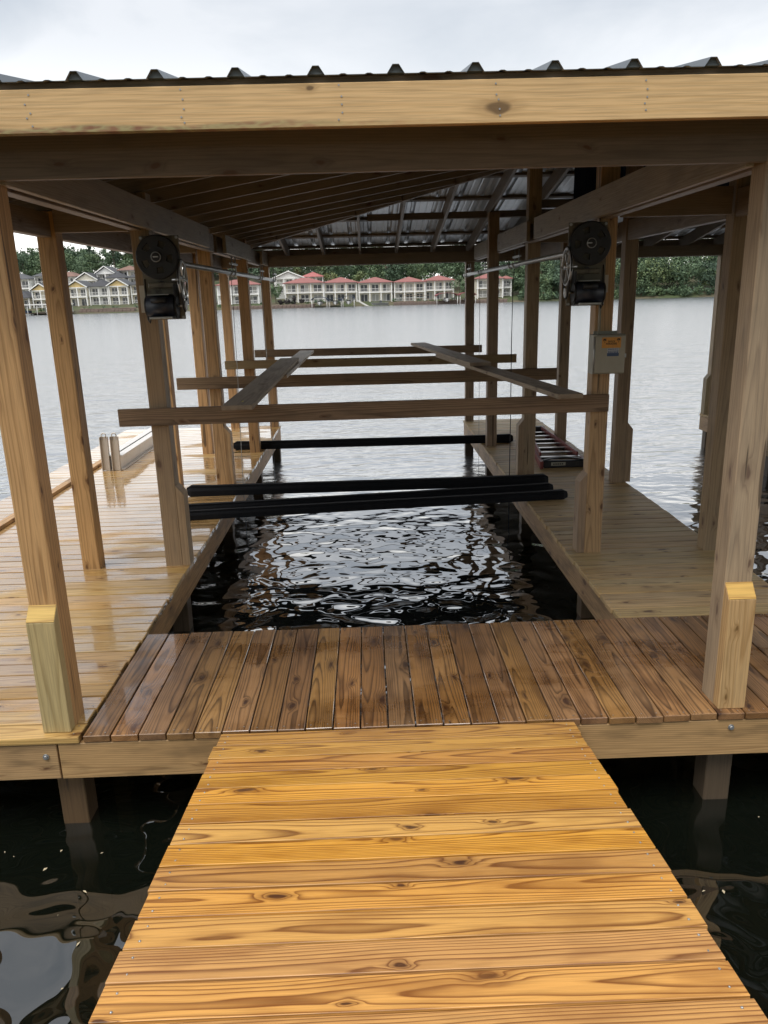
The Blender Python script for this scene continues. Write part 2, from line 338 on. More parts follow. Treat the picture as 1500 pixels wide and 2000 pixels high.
tag(grid('lake_bed', -420, 420, -12, 240, 2, 2, lambda x, y: -2.6, gm.m), 'dark muddy lake bed under the water')
def grass_mat(name, a, b, s=0.12):
    g = NT(name); p = g.n('ShaderNodeNewGeometry').outputs['Position']
    c = g.mix(g.smooth(g.noise(p, s, 5, 0.6), 0.4, 0.62), (*a, 1), (*b, 1)); c = g.mix(g.math('MULTIPLY', g.noise(p, 1.6, 5, 0.7), 0.6), c, (0.035, 0.04, 0.018, 1))
    g.l(c, g.b.inputs['Base Color']); g.b.inputs['Roughness'].default_value = 0.9; return g.m
def sstep(a, b, t):
    t = min(1, max(0, (t-a)/(b-a))); return t*t*(3-2*t)
def shore_y(x): return 224 + 2.0*math.sin(x*0.035+1) + 1.2*math.sin(x*0.11)
def shore_z(x, y):
    t = y-shore_y(x)
    z = -1.6 + 1.9*sstep(-2.0, 1.5, t) + 1.0*sstep(1, 14, t)
    left = 1-sstep(-45, -30, x); right = sstep(44, 60, x)
    z += left*(6.2*sstep(14, 34, t) + 5*sstep(36, 70, t)) + (1-left)*(1-right)*(3.0*sstep(18, 50, t)) + right*6*sstep(2, 40, t)
    return z + 5*sstep(70, 200, t) + 0.15*math.sin(x*1.3)*math.sin(y*0.9)
M['shore'] = grass_mat('shore_grass_and_earth', (0.060, 0.085, 0.028), (0.13, 0.105, 0.065))
tag(grid('far_shore', -420, 420, 219, 520, 169, 62, shore_z, M['shore']), 'grassy far shore of the lake rising to wooded ground')
tag(grid('near_bank', -60, 60, -60, -4.2, 13, 12, lambda x, y: -1.5+1.9*sstep(-4.2, -7.5, y) + 1.0*sstep(-7, -50, y), M['shore']), 'near lake bank where the gangway starts')

# ------------------------------------------------------------------ dock walkways
BW, BG = 0.1365, 0.0080
def deck(label, name, boards, mat, rims, loc, bev=0.007, seg=2):
    t = thing(name, label, 'walkway', loc)
    for p0, p1 in boards:
        j = random.uniform(-0.0015, 0.0015)
        lumber('deck_board', (p0[0], p0[1], -0.019+j), (p1[0], p1[1], -0.019+j+random.uniform(-.001, .001)), BW, 0.038, mat, t, up=(random.gauss(0, .006), random.gauss(0, .006), 1), bev=bev, seg=seg)
    bm = bmesh.new(); o0 = Vector(loc)
    for p0, p1 in boards:
        a, b = Vector((*p0, 0)), Vector((*p1, 0)); d = (b-a).normalized(); nrm = Vector((-d.y, d.x, 0)); l = (b-a).length
        for f in [0.03, l-0.03]+([l*0.5] if l > 2 else []):
            for k in (-0.04, 0.04):
                c = a+d*(f+random.uniform(-.008, .008))+nrm*(k+random.uniform(-.004, .004))-o0
                r = bmesh.ops.create_circle(bm, cap_ends=True, segments=6, radius=0.0042); bmesh.ops.translate(bm, vec=(c.x, c.y, 0.0022), verts=r['verts'])
    tag(link('screw_heads', bm_mesh('screw_heads', bm), Matrix.Translation(loc), t, M['galv']), kind='stuff')
    for p0, p1, zt, zb in rims:
        lumber('rim_board', (p0[0], p0[1], (zt+zb)/2), (p1[0], p1[1], (zt+zb)/2), 0.038, zt-zb, M['rim'], t)
    return t
pitch = BW+BG
def rows(x0, x1, y0, y1):
    n = int(round((y1-y0)/pitch)); return [((x0+random.uniform(-.007, .007), y0+(i+.5)*(y1-y0)/n), (x1+random.uniform(-.007, .007), y0+(i+.5)*(y1-y0)/n)) for i in range(n)]
def cols(x0, x1, y0, y1):
    n = int(round((x1-x0)/pitch)); return [((x0+(i+.5)*(x1-x0)/n, y0+random.uniform(-.006, .006)), (x0+(i+.5)*(x1-x0)/n, y1+random.uniform(-.006, .006))) for i in range(n)]
wl = deck('wide wet plank walkway left of the boat slip, running out to open water', 'dock_walkway', rows(-4.25, -1.545, 3.53, 13.45), M['left'],
     [((-1.575, 4.80), (-1.575, 13.40), -0.043, -0.25), ((-4.20, 3.58), (-4.20, 13.40), -0.043, -0.25), ((-4.18, 13.42), (-1.6, 13.42), -0.043, -0.25),
      ((-4.22, 3.565), (-1.675, 3.565), -0.043, -0.25), ((-2.9, 3.6), (-2.9, 13.38), -0.045, -0.22)], (-2.9, 8.5, 0))
for x, y in ((-4.1, 4.2), (-4.1, 8.2), (-4.1, 12.9)): lumber('piling', (x, y, -2.6), (x, y, -0.05), 0.14, 0.14, M['post'], wl)
lumber('toe_board', (-3.74, 3.7, 0.022), (-3.74, 10.9, 0.022), 0.09, 0.04, M['rim'], wl)
wr = deck('narrow dry plank walkway right of the boat slip with a red ladder on it', 'dock_walkway', rows(1.655, 2.95, 4.80, 13.42), M['right'],
     [((1.685, 4.80), (1.685, 13.38), -0.043, -0.25), ((2.93, 4.80), (2.93, 13.38), -0.043, -0.25), ((1.67, 13.40), (2.94, 13.40), -0.043, -0.25)], (2.3, 9, 0))
wc = deck('dark brown cross walkway of lengthwise planks at the head of the slip', 'dock_walkway', cols(-1.532, 7.1, 3.535, 4.785), M['cross'],
     [((-1.665, 3.563), (2.6, 3.563), -0.043, -0.25), ((2.605, 3.563), (7.08, 3.563), -0.043, -0.25), ((-1.53, 4.755), (7.08, 4.755), -0.043, -0.25)], (2.5, 4.1, 0), 0.003, 1)
for x, z in ((-1.735, -0.115), (1.855, -0.085)):
    cyl('bolt_head', (x, 3.530, z), (x, 3.545, z), 0.010, M['galv'], wc, 6)
    cyl('washer', (x, 3.5395, z), (x, 3.5445, z), 0.016, M['galv'], wc, 14)
w3 = deck('far plank walkway of the next slip, mostly hidden behind the right posts', 'dock_walkway', rows(5.85, 7.1, 4.80, 13.42), M['right'],
     [((5.87, 4.80), (5.87, 13.38), -0.043, -0.28), ((5.86, 13.40), (7.1, 13.40), -0.043, -0.28)], (6.4, 9, 0))
# gangway ramp
rampT = thing('gangway_ramp', 'wet golden plank gangway sloping down to the dock in the foreground', 'gangway', (0.1, 3.5, 0))
sl_ = 0.14; rdir = Vector((0, -1, sl_)).normalized(); rup = Vector((0, sl_, 1)).normalized()
rw = 0.1352
for i in range(33):
    s = 0.02+rw/2+i*(rw+0.0098)
    c = Vector((0, 3.535, -0.024+random.uniform(-.0015, .0015))) + rdir*s
    lumber('deck_board', c+Vector((-0.815+random.uniform(-.008, .006), 0, 0)), c+Vector((1.01+random.uniform(-.006, .008), 0, 0)), rw, 0.038, M['ramp'], rampT, up=rup+Vector((random.gauss(0, .002), random.gauss(0, .007), 0)), bev=0.0014)
    for sx in (-0.77, 0.965):
        for k in (-0.035, 0.035):
            q = c+rdir*k+rup*0.0195
            if i < 16: cyl('screw', q+Vector((sx+random.uniform(-.006, .006), 0, 0))-rup*0.002, q+Vector((sx, 0, 0))+rup*0.0006, 0.0042, M['galv'], rampT, 7)
for x in (-0.72, 0.1, 0.92):
    a = Vector((x, 3.52, -0.145)); lumber('stringer', a, a+rdir*4.75, 0.04, 0.18, M['rim'], rampT, up=rup)

# ------------------------------------------------------------------ boathouse: posts, beams, roof
BH = thing('boathouse', 'open timber boathouse with square posts and a ribbed metal hip roof', 'boathouse', (2.43, 8.5, 0))
EX0, EX1, EY0, EY1 = -2.77, 7.63, 3.30, 13.70      # eave rectangle
HALF = 5.2; APX, APY = (EX0+EX1)/2, (EY0+EY1)/2; ZE = 2.753; RS = 1/6.0   # rafter underside at the eave, rise 2 in 12
def zr(x, y): return ZE + RS*min(x-EX0, EX1-x, y-EY0, EY1-y)
post_list = [(-1.675, 3.715, 'post'), (-1.675, 6.222, 'postgrey'), (-1.785, 9.14, 'post'), (-1.672, 11.11, 'post'), (-1.64, 13.31, 'post'),
             (-2.365, 3.715, 'post'), (-2.365, 6.20, 'post'), (-2.365, 9.16, 'post'), (-2.36, 11.12, 'post'), (-2.32, 13.33, 'post'),
             (1.865, 3.715, 'postgrey'), (1.862, 6.222, 'post'), (1.905, 9.08, 'postgrey'), (1.77, 11.03, 'postgrey'), (1.75, 13.33, 'postgrey'),
             (2.855, 3.715, 'postgrey'), (2.87, 6.18, 'postgrey'), (2.862, 8.65, 'postgrey'), (2.80, 11.10, 'postgrey'), (2.80, 13.33, 'postgrey'),
             (5.98, 3.715, 'postgrey'), (5.98, 6.2, 'postgrey'), (5.98, 8.7, 'postgrey'), (5.98, 11.1, 'postgrey'), (5.99, 13.33, 'postgrey'),
             (7.0, 3.715, 'postgrey'), (7.0, 8.5, 'postgrey'), (7.0, 13.33, 'postgrey')]
PO = {}
for x, y, m in post_list:
    PO[(x, y)] = lumber('post', (x, y, -2.6), (x, y, zr(x, y)-0.005), 0.142, 0.142, M[m], BH, bev=0.005)
def cleat(px, py, side, h=0.69, w=0.142, th=0.062, m='postgrey'):
    """short block standing on the deck against a post, its top cut to a slope; side: direction it sticks out"""
    poly = [(0, 0.0), (th, 0.0), (th, h-0.075), (0, h)]
    me = prism_mesh([(a, b) for a, b in poly], w, 0.002)
    ang = {'front': -math.pi/2, 'left': math.pi, 'right': 0}[side]
    off = {'front': (0, -0.071), 'left': (-0.071, 0), 'right': (0.071, 0)}[side]
    # grain runs along the block's height: mesh local X must be the length
    R = Matrix(((0, 0, 1), (0, 1, 0), (1, 0, 0)))        # new local (x,y,z) = (z,y,x)
    me.transform(R.to_4x4()); me.flip_normals()
    Mw = T(px+off[0], py+off[1], 0.002) @ Matrix.Rotation(ang, 4, 'Z') @ R.to_4x4()
    return link('cleat_block', me, Mw, PO[(px, py)], M[m])
k1 = cleat(-1.675, 3.715, 'front', m='fresh'); k2 = cleat(1.865, 3.715, 'front', m='freshtan')
for px in (-1.675, 1.865):     # the pale sawn slope on top of the two near blocks
    a = Vector((px, 3.715-0.071-0.002, 0.694)); b = Vector((px, 3.715-0.071-0.0615, 0.619)); u = (a-b).normalized(); nrm = Vector((0, -0.075, 0.062)).normalized()
    lumber('sawn_top', (px-0.0695, *((a+b)/2+nrm*0.0006)[1:]), (px+0.0695, *((a+b)/2+nrm*0.0006)[1:]), (a-b).length-0.004, 0.004, M['freshend'], PO[(px, 3.715)], up=nrm, bev=0.001)
cleat(-1.675, 6.222, 'right'); cleat(-1.785, 9.14, 'right', m='post'); cleat(1.862, 6.222, 'left'); cleat(1.905, 9.08, 'left'); cleat(2.862, 8.65, 'right'); cleat(5.99, 13.33, 'left', m='bracepale')
# beams
def beam(p0, p1, zb, zt, th=0.076, m='beam'):
    return lumber('beam', (p0[0], p0[1], (zb+zt)/2), (p1[0], p1[1], (zb+zt)/2), th, zt-zb, M[m], BH)
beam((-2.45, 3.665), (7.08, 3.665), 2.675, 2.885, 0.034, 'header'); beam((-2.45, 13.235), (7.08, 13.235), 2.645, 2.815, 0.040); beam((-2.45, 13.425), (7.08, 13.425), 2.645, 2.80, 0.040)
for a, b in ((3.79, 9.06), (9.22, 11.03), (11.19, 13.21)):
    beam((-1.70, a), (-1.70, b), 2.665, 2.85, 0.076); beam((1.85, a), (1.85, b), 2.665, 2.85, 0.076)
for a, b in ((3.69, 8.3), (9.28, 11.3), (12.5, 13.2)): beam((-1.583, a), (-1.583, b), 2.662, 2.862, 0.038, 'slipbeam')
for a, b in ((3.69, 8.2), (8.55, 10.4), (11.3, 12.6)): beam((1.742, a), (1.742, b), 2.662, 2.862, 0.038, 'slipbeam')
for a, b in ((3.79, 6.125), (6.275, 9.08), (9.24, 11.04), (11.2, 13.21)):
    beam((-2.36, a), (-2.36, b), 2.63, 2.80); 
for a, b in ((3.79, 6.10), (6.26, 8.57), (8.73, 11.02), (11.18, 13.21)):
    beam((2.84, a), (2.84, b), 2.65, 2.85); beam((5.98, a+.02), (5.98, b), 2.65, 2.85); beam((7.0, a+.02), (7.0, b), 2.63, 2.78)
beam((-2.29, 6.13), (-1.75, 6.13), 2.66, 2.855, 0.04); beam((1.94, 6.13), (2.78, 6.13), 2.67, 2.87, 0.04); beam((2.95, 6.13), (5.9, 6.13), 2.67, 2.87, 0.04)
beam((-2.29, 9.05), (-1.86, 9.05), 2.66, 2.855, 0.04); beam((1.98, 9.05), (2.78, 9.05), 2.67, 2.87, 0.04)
# the roof: local frames of the four slopes. u runs along the eave, v up the slope (horizontal run)
slopes = {'front': (Vector((EX0, EY0, 0)), Vector((1, 0, 0)), Vector((0, 1, 0))), 'far': (Vector((EX1, EY1, 0)), Vector((-1, 0, 0)), Vector((0, -1, 0))),
          'left': (Vector((EX0, EY1, 0)), Vector((0, -1, 0)), Vector((1, 0, 0))), 'right': (Vector((EX1, EY0, 0)), Vector((0, 1, 0)), Vector((-1, 0, 0)))}
SP = 2*HALF
def rp_(sl, u, v, dz): o, a, b = slopes[sl]; q = o+a*u+b*v; return Vector((q.x, q.y, ZE+RS*v+dz))
RH = 0.180
roff = {'front': 0.17, 'far': 0.18, 'left': 0.02, 'right': 0.25}
for sl in slopes:
    o, a, b = slopes[sl]; upn = (Vector((0, 0, 1))-b*RS).normalized()
    u = roff[sl] + 0.12
    # line the rafters up with the ones seen: far slope at X = -0.06 + 0.6 k, left slope at Y = 6.14 + 0.61 k
    us = [i*0.602 + {'front': 0.30, 'far': EX1+0.06-12*0.602, 'left': EY1-7.98-9*0.602, 'right': 0.3}[sl] for i in range(-1, 19)]
    for u in us:
        if u < 0.25 or u > SP-0.25: continue
        vm_ = min(u, SP-u)-0.05
        if vm_ < 0.2: continue
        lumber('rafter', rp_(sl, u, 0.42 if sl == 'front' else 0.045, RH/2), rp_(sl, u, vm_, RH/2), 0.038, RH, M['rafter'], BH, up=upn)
    for v in [0.06]+[0.75+0.92*i for i in range(5)]:
        if SP-2*v < 0.4: continue
        lumber('purlin', rp_(sl, v+0.04, v, RH+0.0185), rp_(sl, SP-v-0.04, v, RH+0.0185), 0.089, 0.034, M['rafter'], BH, up=upn)
    # metal panels, three ribs each
    prof = []
    rib0 = {'front': 0.144-EX0, 'far': EX1-0.10, 'left': 0.1, 'right': 0.1}[sl] % 0.305
    k = -1
    while rib0+0.305*k < SP+0.3:
        c0 = rib0+0.305*k
        prof += [(c0-0.034, 0.0), (c0-0.012, 0.032), (c0+0.012, 0.032), (c0+0.034, 0.0), (c0+0.087, 0.0), (c0+0.097, 0.004), (c0+0.110, 0.004), (c0+0.120, 0.0), (c0+0.186, 0.0), (c0+0.196, 0.004), (c0+0.209, 0.004), (c0+0.219, 0.0)]
        k += 1
    base = RH+0.0365
    pw = 0.915; st = rib0-0.305-0.05
    while st < SP:
        lo, hi = max(0.0, st), min(SP, st+pw)
        pts = [q for q in prof if lo < q[0] < hi]
        def hgt(u):
            for q0, q1 in zip(prof, prof[1:]):
                if q0[0] <= u <= q1[0]: return q0[1]+(q1[1]-q0[1])*(u-q0[0])/max(1e-6, q1[0]-q0[0])
            return 0.0
        pts = [(lo, hgt(lo))]+pts+[(hi, hgt(hi))]
        if lo < HALF < hi: pts.append((HALF, hgt(HALF))); pts.sort()
        bm = bmesh.new(); orig = rp_(sl, (lo+hi)/2, 0, base)
        lay = []
        for dz in (0.0, -0.0018):
            A = [bm.verts.new(rp_(sl, u, -0.03, base+h+dz)-orig) for u, h in pts]; B = [bm.verts.new(rp_(sl, u, max(0.0, min(u, SP-u)-0.01), base+h+dz)-orig) for u, h in pts]
            lay.append((A, B))
        for li, (A, B) in enumerate(lay):
            for i in range(len(pts)-1):
                f = bm.faces.new((A[i], A[i+1], B[i+1], B[i]) if li == 0 else (A[i], B[i], B[i+1], A[i+1])); f.material_index = li
        A0, A1 = lay[0][0], lay[1][0]
        for i in range(len(pts)-1): bm.faces.new((A0[i], A1[i], A1[i+1], A0[i+1]))
        me = bpy.data.meshes.new('roof_panel'); bm.to_mesh(me); bm.free(); me.materials.append(M['metal_top']); me.materials.append(M['metal_under'])
        link('roof_panel', me, Matrix.Translation(orig), BH, None)
        st += pw
for cx, cy in ((EX0, EY0), (EX1, EY0), (EX0, EY1), (EX1, EY1)):
    z1 = ZE+RS*HALF
    lumber('hip_rafter', (cx+0.05*(1 if cx < 0 else -1), cy+0.05*(1 if cy < 8 else -1), ZE+0.07), (APX, APY, z1+0.06), 0.04, 0.15, M['rafter'], BH)
    lumber('hip_cap', (cx, cy, ZE+RH+0.080), (APX, APY, z1+RH+0.080), 0.30, 0.004, M['metal_top'], BH, bev=0)
for k in range(-9, 25):
    x = 0.144+0.305*k
    if EX0+0.1 < x < EX1-0.1: link('rib_closure', prism_mesh([(-0.030, 0), (0.030, 0), (0.0105, 0.0285), (-0.0105, 0.0285)], 0.03), Matrix.Translation(rp_('front', x-EX0, 0.0, RH+0.0365)), BH, M['closure'])
# fascia boards round the eave, with a dark sub-fascia strip above
fz0, fz1 = 2.785, 2.940
fb = lumber('fascia_board', (EX0-0.02, EY0-0.001, (fz0+fz1)/2), (EX1+0.02, EY0-0.001, (fz0+fz1)/2), 0.038, fz1-fz0, M['fascia'], BH)
lumber('fascia_board', (EX0+0.0, EY0+0.03, 2.861), (EX0+0.0, EY1-0.03, 2.861), 0.036, 0.15, M['rafter'], BH)
lumber('fascia_board', (EX0-0.02, EY1, 2.861), (EX1+0.02, EY1, 2.861), 0.036, 0.15, M['rafter'], BH)
lumber('fascia_board', (EX1, EY0+0.03, 2.861), (EX1, EY1-0.03, 2.861), 0.036, 0.15, M['rafter'], BH)
for x in (-1.27, -0.68, -0.07, 0.54, 1.12):
    for i, dz in enumerate((0.14, 0.105, 0.077, 0.052, 0.03)):
        q = (x+random.uniform(-.012, .012), EY0-0.0205, fz0+dz+random.uniform(-.006, .006))
        cyl('nail_head', q, (q[0], q[1]-0.0015, q[2]), 0.0036, M['galv'], fb, 8)
# tie under the far rafters, and the hung navy sheet
lumber('tie_board', (0.06, 11.4, 3.195), (2.75, 11.4, 3.205), 0.04, 0.088, M['rafter'], BH)
lumber('tie_board', (1.98, 9.16, 3.09), (2.8, 9.16, 3.09), 0.04, 0.088, M['rafter'], BH)
bm = bmesh.new(); n = 60; TP = []; BT = []
for i in range(n+1):
    x = 2.30+i*(4.7-2.30)/n; y = 8.92+0.012*math.sin(i*1.35)
    TP.append(bm.verts.new((x, y, min(zr(x, 8.92)-0.0, 3.62)))); BT.append(bm.verts.new((x, y, 3.06)))
for i in range(n): bm.faces.new((BT[i], BT[i+1], TP[i+1], TP[i]))
bmesh.ops.solidify(bm, geom=list(bm.faces), thickness=0.003)
link('hung_sheet', bm_mesh('hung_sheet', bm), None, BH, M['navy'])

# ------------------------------------------------------------------ boards resting across the slip
def stick(name, label, cat, p0, p1, w, h, m, group=None, up=(0, 0, 1)):
    return tag(lumber(name, p0, p1, w, h, M[m], None, up=up), label, cat, group)
G = 'boards nailed across the slip'
stick('cross_board', 'nearest and lowest-looking of the brown boards nailed across the slip posts', 'board', (-1.985, 6.128, 1.267), (1.925, 6.128, 1.275), 0.038, 0.138, 'brace', G)
stick('cross_board', 'second nearest brown board nailed across the slip posts', 'board', (-2.215, 9.045, 1.222), (2.2, 8.985, 1.222), 0.038, 0.136, 'brace', G)
stick('cross_board', 'third board across the slip, pale green-grey at its left end', 'board', (-2.0, 11.018, 1.262), (2.1, 10.938, 1.252), 0.038, 0.118, 'bracepale', G)
stick('cross_board', 'farthest of the boards nailed across the slip posts', 'board', (-1.885, 13.215, 1.262), (1.95, 13.232, 1.242), 0.038, 0.124, 'brace', G)
pl = stick('loose_plank', 'long weathered grey plank lying left, resting on the cross boards', 'plank', (-1.0, 5.86, 1.357), (-0.985, 9.95, 1.398), 0.235, 0.038, 'oldplank')
link('tape_mark', box_mesh(0.012, 0.05, 0.002, 0), T(-0.985, 6.06, 1.3800), pl, M['tape'])
stick('loose_plank', 'pale plank under the far end of the left grey plank', 'plank', (-0.955, 8.2, 1.352), (-0.92, 12.05, 1.350), 0.21, 0.038, 'paleplank')
stick('loose_plank', 'long grey plank lying right with a sawn end towards the camera', 'plank', (1.565, 5.92, 1.362), (1.03, 10.6, 1.345), 0.20, 0.038, 'oldplank')
stick('loose_plank', 'shorter grey plank lapped on top of the right plank', 'plank', (1.225, 8.4, 1.408), (0.83, 12.65, 1.385), 0.235, 0.038, 'oldplank')
# black wrapped lift beams lying on the two walkways
def lift_beam(p0, p1, label, w=0.10, h=0.09):
    Mx, l = frame((p0[0], p0[1], 0.003), (p1[0], p1[1], 0.003))
    prof = [(-w/2, 0.0), (w/2, 0), (w/2, h*0.55), (w*0.42, h*0.72), (w*0.25, h*0.78), (w*0.25, h), (-w*0.25, h), (-w*0.25, h*0.78), (-w*0.42, h*0.72), (-w/2, h*0.55)]
    bm = bmesh.new(); rings = []
    N = 26
    for i in range(N+1):
        t = -l/2+l*i/N; s = 1.0; e = min(i, N-i)
        s = {0: 0.62, 1: 1.10}.get(e, 1.0+random.uniform(-0.015, 0.015))
        if e == 0: t += 0.0
        tt = t if e > 1 else (-l/2+(0 if e == 0 else 0.05) if i < N/2 else l/2-(0 if e == 0 else 0.05))
        rings.append([bm.verts.new((tt, y*s, max(0, (z-h/2)*s+h/2))) for y, z in prof])
    for A, B in zip(rings, rings[1:]):
        for k in range(len(prof)): bm.faces.new((A[k], A[(k+1) % len(prof)], B[(k+1) % len(prof)], B[k]))
    bm.faces.new(rings[0]); bm.faces.new(rings[-1])
    bmesh.ops.bevel(bm, geom=[e for e in bm.edges if e.calc_face_angle(0) > 0.5], offset=0.005, segments=2, affect='EDGES')
    return tag(link('lift_beam', bm_mesh('lift_beam', bm), Mx, None, M['carpet']), label, 'beam', 'black lift beams lying across the slip')
lift_beam((-2.02, 11.30), (2.13, 11.24), 'farthest of the black wrapped beams lying across the slip, behind the posts', 0.105, 0.115)
lift_beam((-2.1, 8.56), (2.04, 8.58), 'black wrapped beam across the slip, second farthest, by the bare post', 0.108, 0.115)
lift_beam((-2.12, 7.80), (2.02, 8.27), 'middle black beam of the close pair lying skew across the slip')
lift_beam((-2.12, 7.55), (2.10, 7.95), 'nearest black wrapped beam lying across the slip with a knobbed end')

# ------------------------------------------------------------------ winches, drive pipes, cables
def wheel_mesh(R, hub, r_in, r_out, n, frac, th, rim=0.0, seg=60):
    """spoked disc in local XZ facing -Y: n slots between r_in and r_out, each covering frac of its sector"""
    bm = bmesh.new(); rad = [hub, r_in, r_out, R]
    V = [[bm.verts.new((r*math.cos(2*math.pi*i/seg), 0, r*math.sin(2*math.pi*i/seg))) for i in range(seg)] for r in rad]
    for i in range(seg):
        j = (i+1) % seg
        slot = ((i+0.5)/seg*n) % 1.0 < frac
        for b in range(3):
            if b == 1 and slot: continue
            bm.faces.new((V[b][i], V[b][j], V[b+1][j], V[b+1][i]))
    bm.faces.new(V[0])
    bmesh.ops.recalc_face_normals(bm, faces=bm.faces)
    bmesh.ops.solidify(bm, geom=list(bm.faces), thickness=th)
    if rim:
        t = tube_mesh([(R*math.cos(a), th*0.0, R*math.sin(a)) for a in [2*math.pi*i/48 for i in range(49)]], rim, 8); bm.from_mesh(t)
    return bm_mesh('wheel', bm)
WH = wheel_mesh(0.150, 0.052, 0.075, 0.118, 5, 0.42, 0.022, 0.011)
PW = wheel_mesh(0.132, 0.022, 0.030, 0.118, 6, 0.80, 0.012, 0.010)
def winch(cx, zc, side, label):
    """side +1: pulley on the right (left winch); -1 mirrored. Hangs on the slip post, facing the camera"""
    yf = 6.145
    t = thing('boat_lift_winch', label, 'winch', (cx, yf, zc))
    s = side
    block('mounting_plate', (cx-0.145, yf-0.014, zc-0.455), (cx+0.15, yf, zc+0.155), M['plate'], t)
    w = link('gear_wheel', WH, T(cx-0.01*s, yf-0.055, zc) @ Matrix.Rotation(0.4*s, 4, 'Y'), t, M['black'])
    cyl('hub', (cx-0.01*s, yf-0.014, zc), (cx-0.01*s, yf-0.10, zc), 0.042, M['black'], w, 20)
    link('hub_ring', tube_mesh([(0.034*math.cos(a), 0, 0.034*math.sin(a)) for a in [2*math.pi*i/20 for i in range(21)]], 0.004, 6), T(cx-0.01*s, yf-0.101, zc), w, M['galv'])
    cyl('hub_collar', (cx-0.01*s, yf-0.085, zc), (cx-0.01*s, yf-0.112, zc), 0.027, M['black'], w, 16)
    block('key', (cx-0.028, yf-0.118, zc-0.004), (cx+0.01, yf-0.110, zc+0.004), M['steel'], w, 0.001)
    # worm-drive bearings with bolts
    for bx in (-0.085, 0.0, 0.075): cyl('bearing_bolt', (cx+bx, yf-0.012, zc-0.19-0.012*abs(bx)*10), (cx+bx, yf-0.045, zc-0.19-0.012*abs(bx)*10), 0.020, M['black'], t, 10)
    block('shaft_housing', (cx-0.10, yf-0.06, zc-0.222), (cx+0.10, yf-0.014, zc-0.182), M['plate'], t, 0.006)
    # motor: a horizontal cylinder with end bells and a foot
    zm = zc-0.355
    m = cyl('motor', (cx-0.105, yf-0.09, zm), (cx+0.10, yf-0.09, zm), 0.078, M['motor'], t, 28)
    for e in (-0.118, 0.103): cyl('end_bell', (cx+e, yf-0.09, zm), (cx+e+0.015, yf-0.09, zm), 0.072, M['black'], m, 24, 0.072)
    cyl('shaft', (cx+0.1*s, yf-0.09, zm), (cx+0.185*s, yf-0.09, zm), 0.010, M['steel'], m, 10)
    block('motor_foot', (cx-0.085, yf-0.16, zm-0.092), (cx+0.085, yf-0.014, zm-0.075), M['galv'], m, 0.003)
    block('motor_bracket', (cx-0.09, yf-0.15, zm+0.080), (cx+0.07, yf-0.014, zm+0.088), M['galv'], m, 0.002)
    # belt pulley: big spoked wheel turned edge-on, small pulley below, belt round both
    px = cx+0.168*s; zp = zc-0.165
    pu = link('belt_pulley', PW, T(px, yf-0.085, zp) @ Matrix.Rotation(math.pi/2, 4, 'Z'), t, M['galv'])
    cyl('axle', (cx+0.09*s, yf-0.085, zp), (px+0.02*s, yf-0.085, zp), 0.011, M['steel'], pu, 10)
    cyl('small_pulley', (px-0.012, yf-0.09, zm), (px+0.014, yf-0.09, zm), 0.036, M['galv'], t, 20)
    bp = []
    for i in range(25): a = -0.15+math.pi*i/24*1.08; bp.append((0, 0.141*math.cos(a), 0.141*math.sin(a)+zp-zm))
    for i in range(13): a = math.pi+math.pi*i/12; bp.append((0, 0.042*math.cos(a), 0.042*math.sin(a)))
    bp.append(bp[0])
    link('drive_belt', tube_mesh(bp, 0.007, 6), T(px, yf-0.087, zm), t, M['rubber'])
    cyl('capacitor', (cx-0.06, yf-0.165, zm+0.045), (cx+0.05, yf-0.165, zm+0.045), 0.022, M['black'], m, 14)
    for bx, bz in ((-0.13, 0.14), (0.135, 0.14), (-0.13, -0.44), (0.135, -0.44)): cyl('plate_bolt', (cx+bx, yf-0.012, zc+bz), (cx+bx, yf-0.024, zc+bz), 0.011, M['galv'], t, 6)
    link('wire', tube_mesh([(cx-0.08*s, yf-0.12, zm-0.05), (cx-0.10*s, yf-0.10, zm-0.12), (cx-0.13*s, yf-0.04, zm-0.10), (cx-0.135*s, yf-0.02, zm+0.05), (cx-0.13*s, yf-0.02, zm+0.2)], 0.005, 6), None, t, M['rubber'])
    block('belt_guard', (cx+0.105*s-0.006, yf-0.12, zc-0.45), (cx+0.105*s+0.006, yf-0.014, zc-0.20), M['black'], t, 0.002)
    if side > 0: block('data_label', (cx-0.185, yf-0.006, zc-0.40), (cx-0.147, yf-0.003, zc-0.20), M['paper'], t, 0)
    else: block('data_label', (cx+0.152, yf-0.006, zc-0.36), (cx+0.178, yf-0.003, zc-0.23), M['paper'], t, 0)
    return t
winch(-1.535, 2.47, 1, 'black winch with spoked pulley on the left slip post')
winch(1.700, 2.488, -1, 'black winch with spoked pulley on the right slip post')
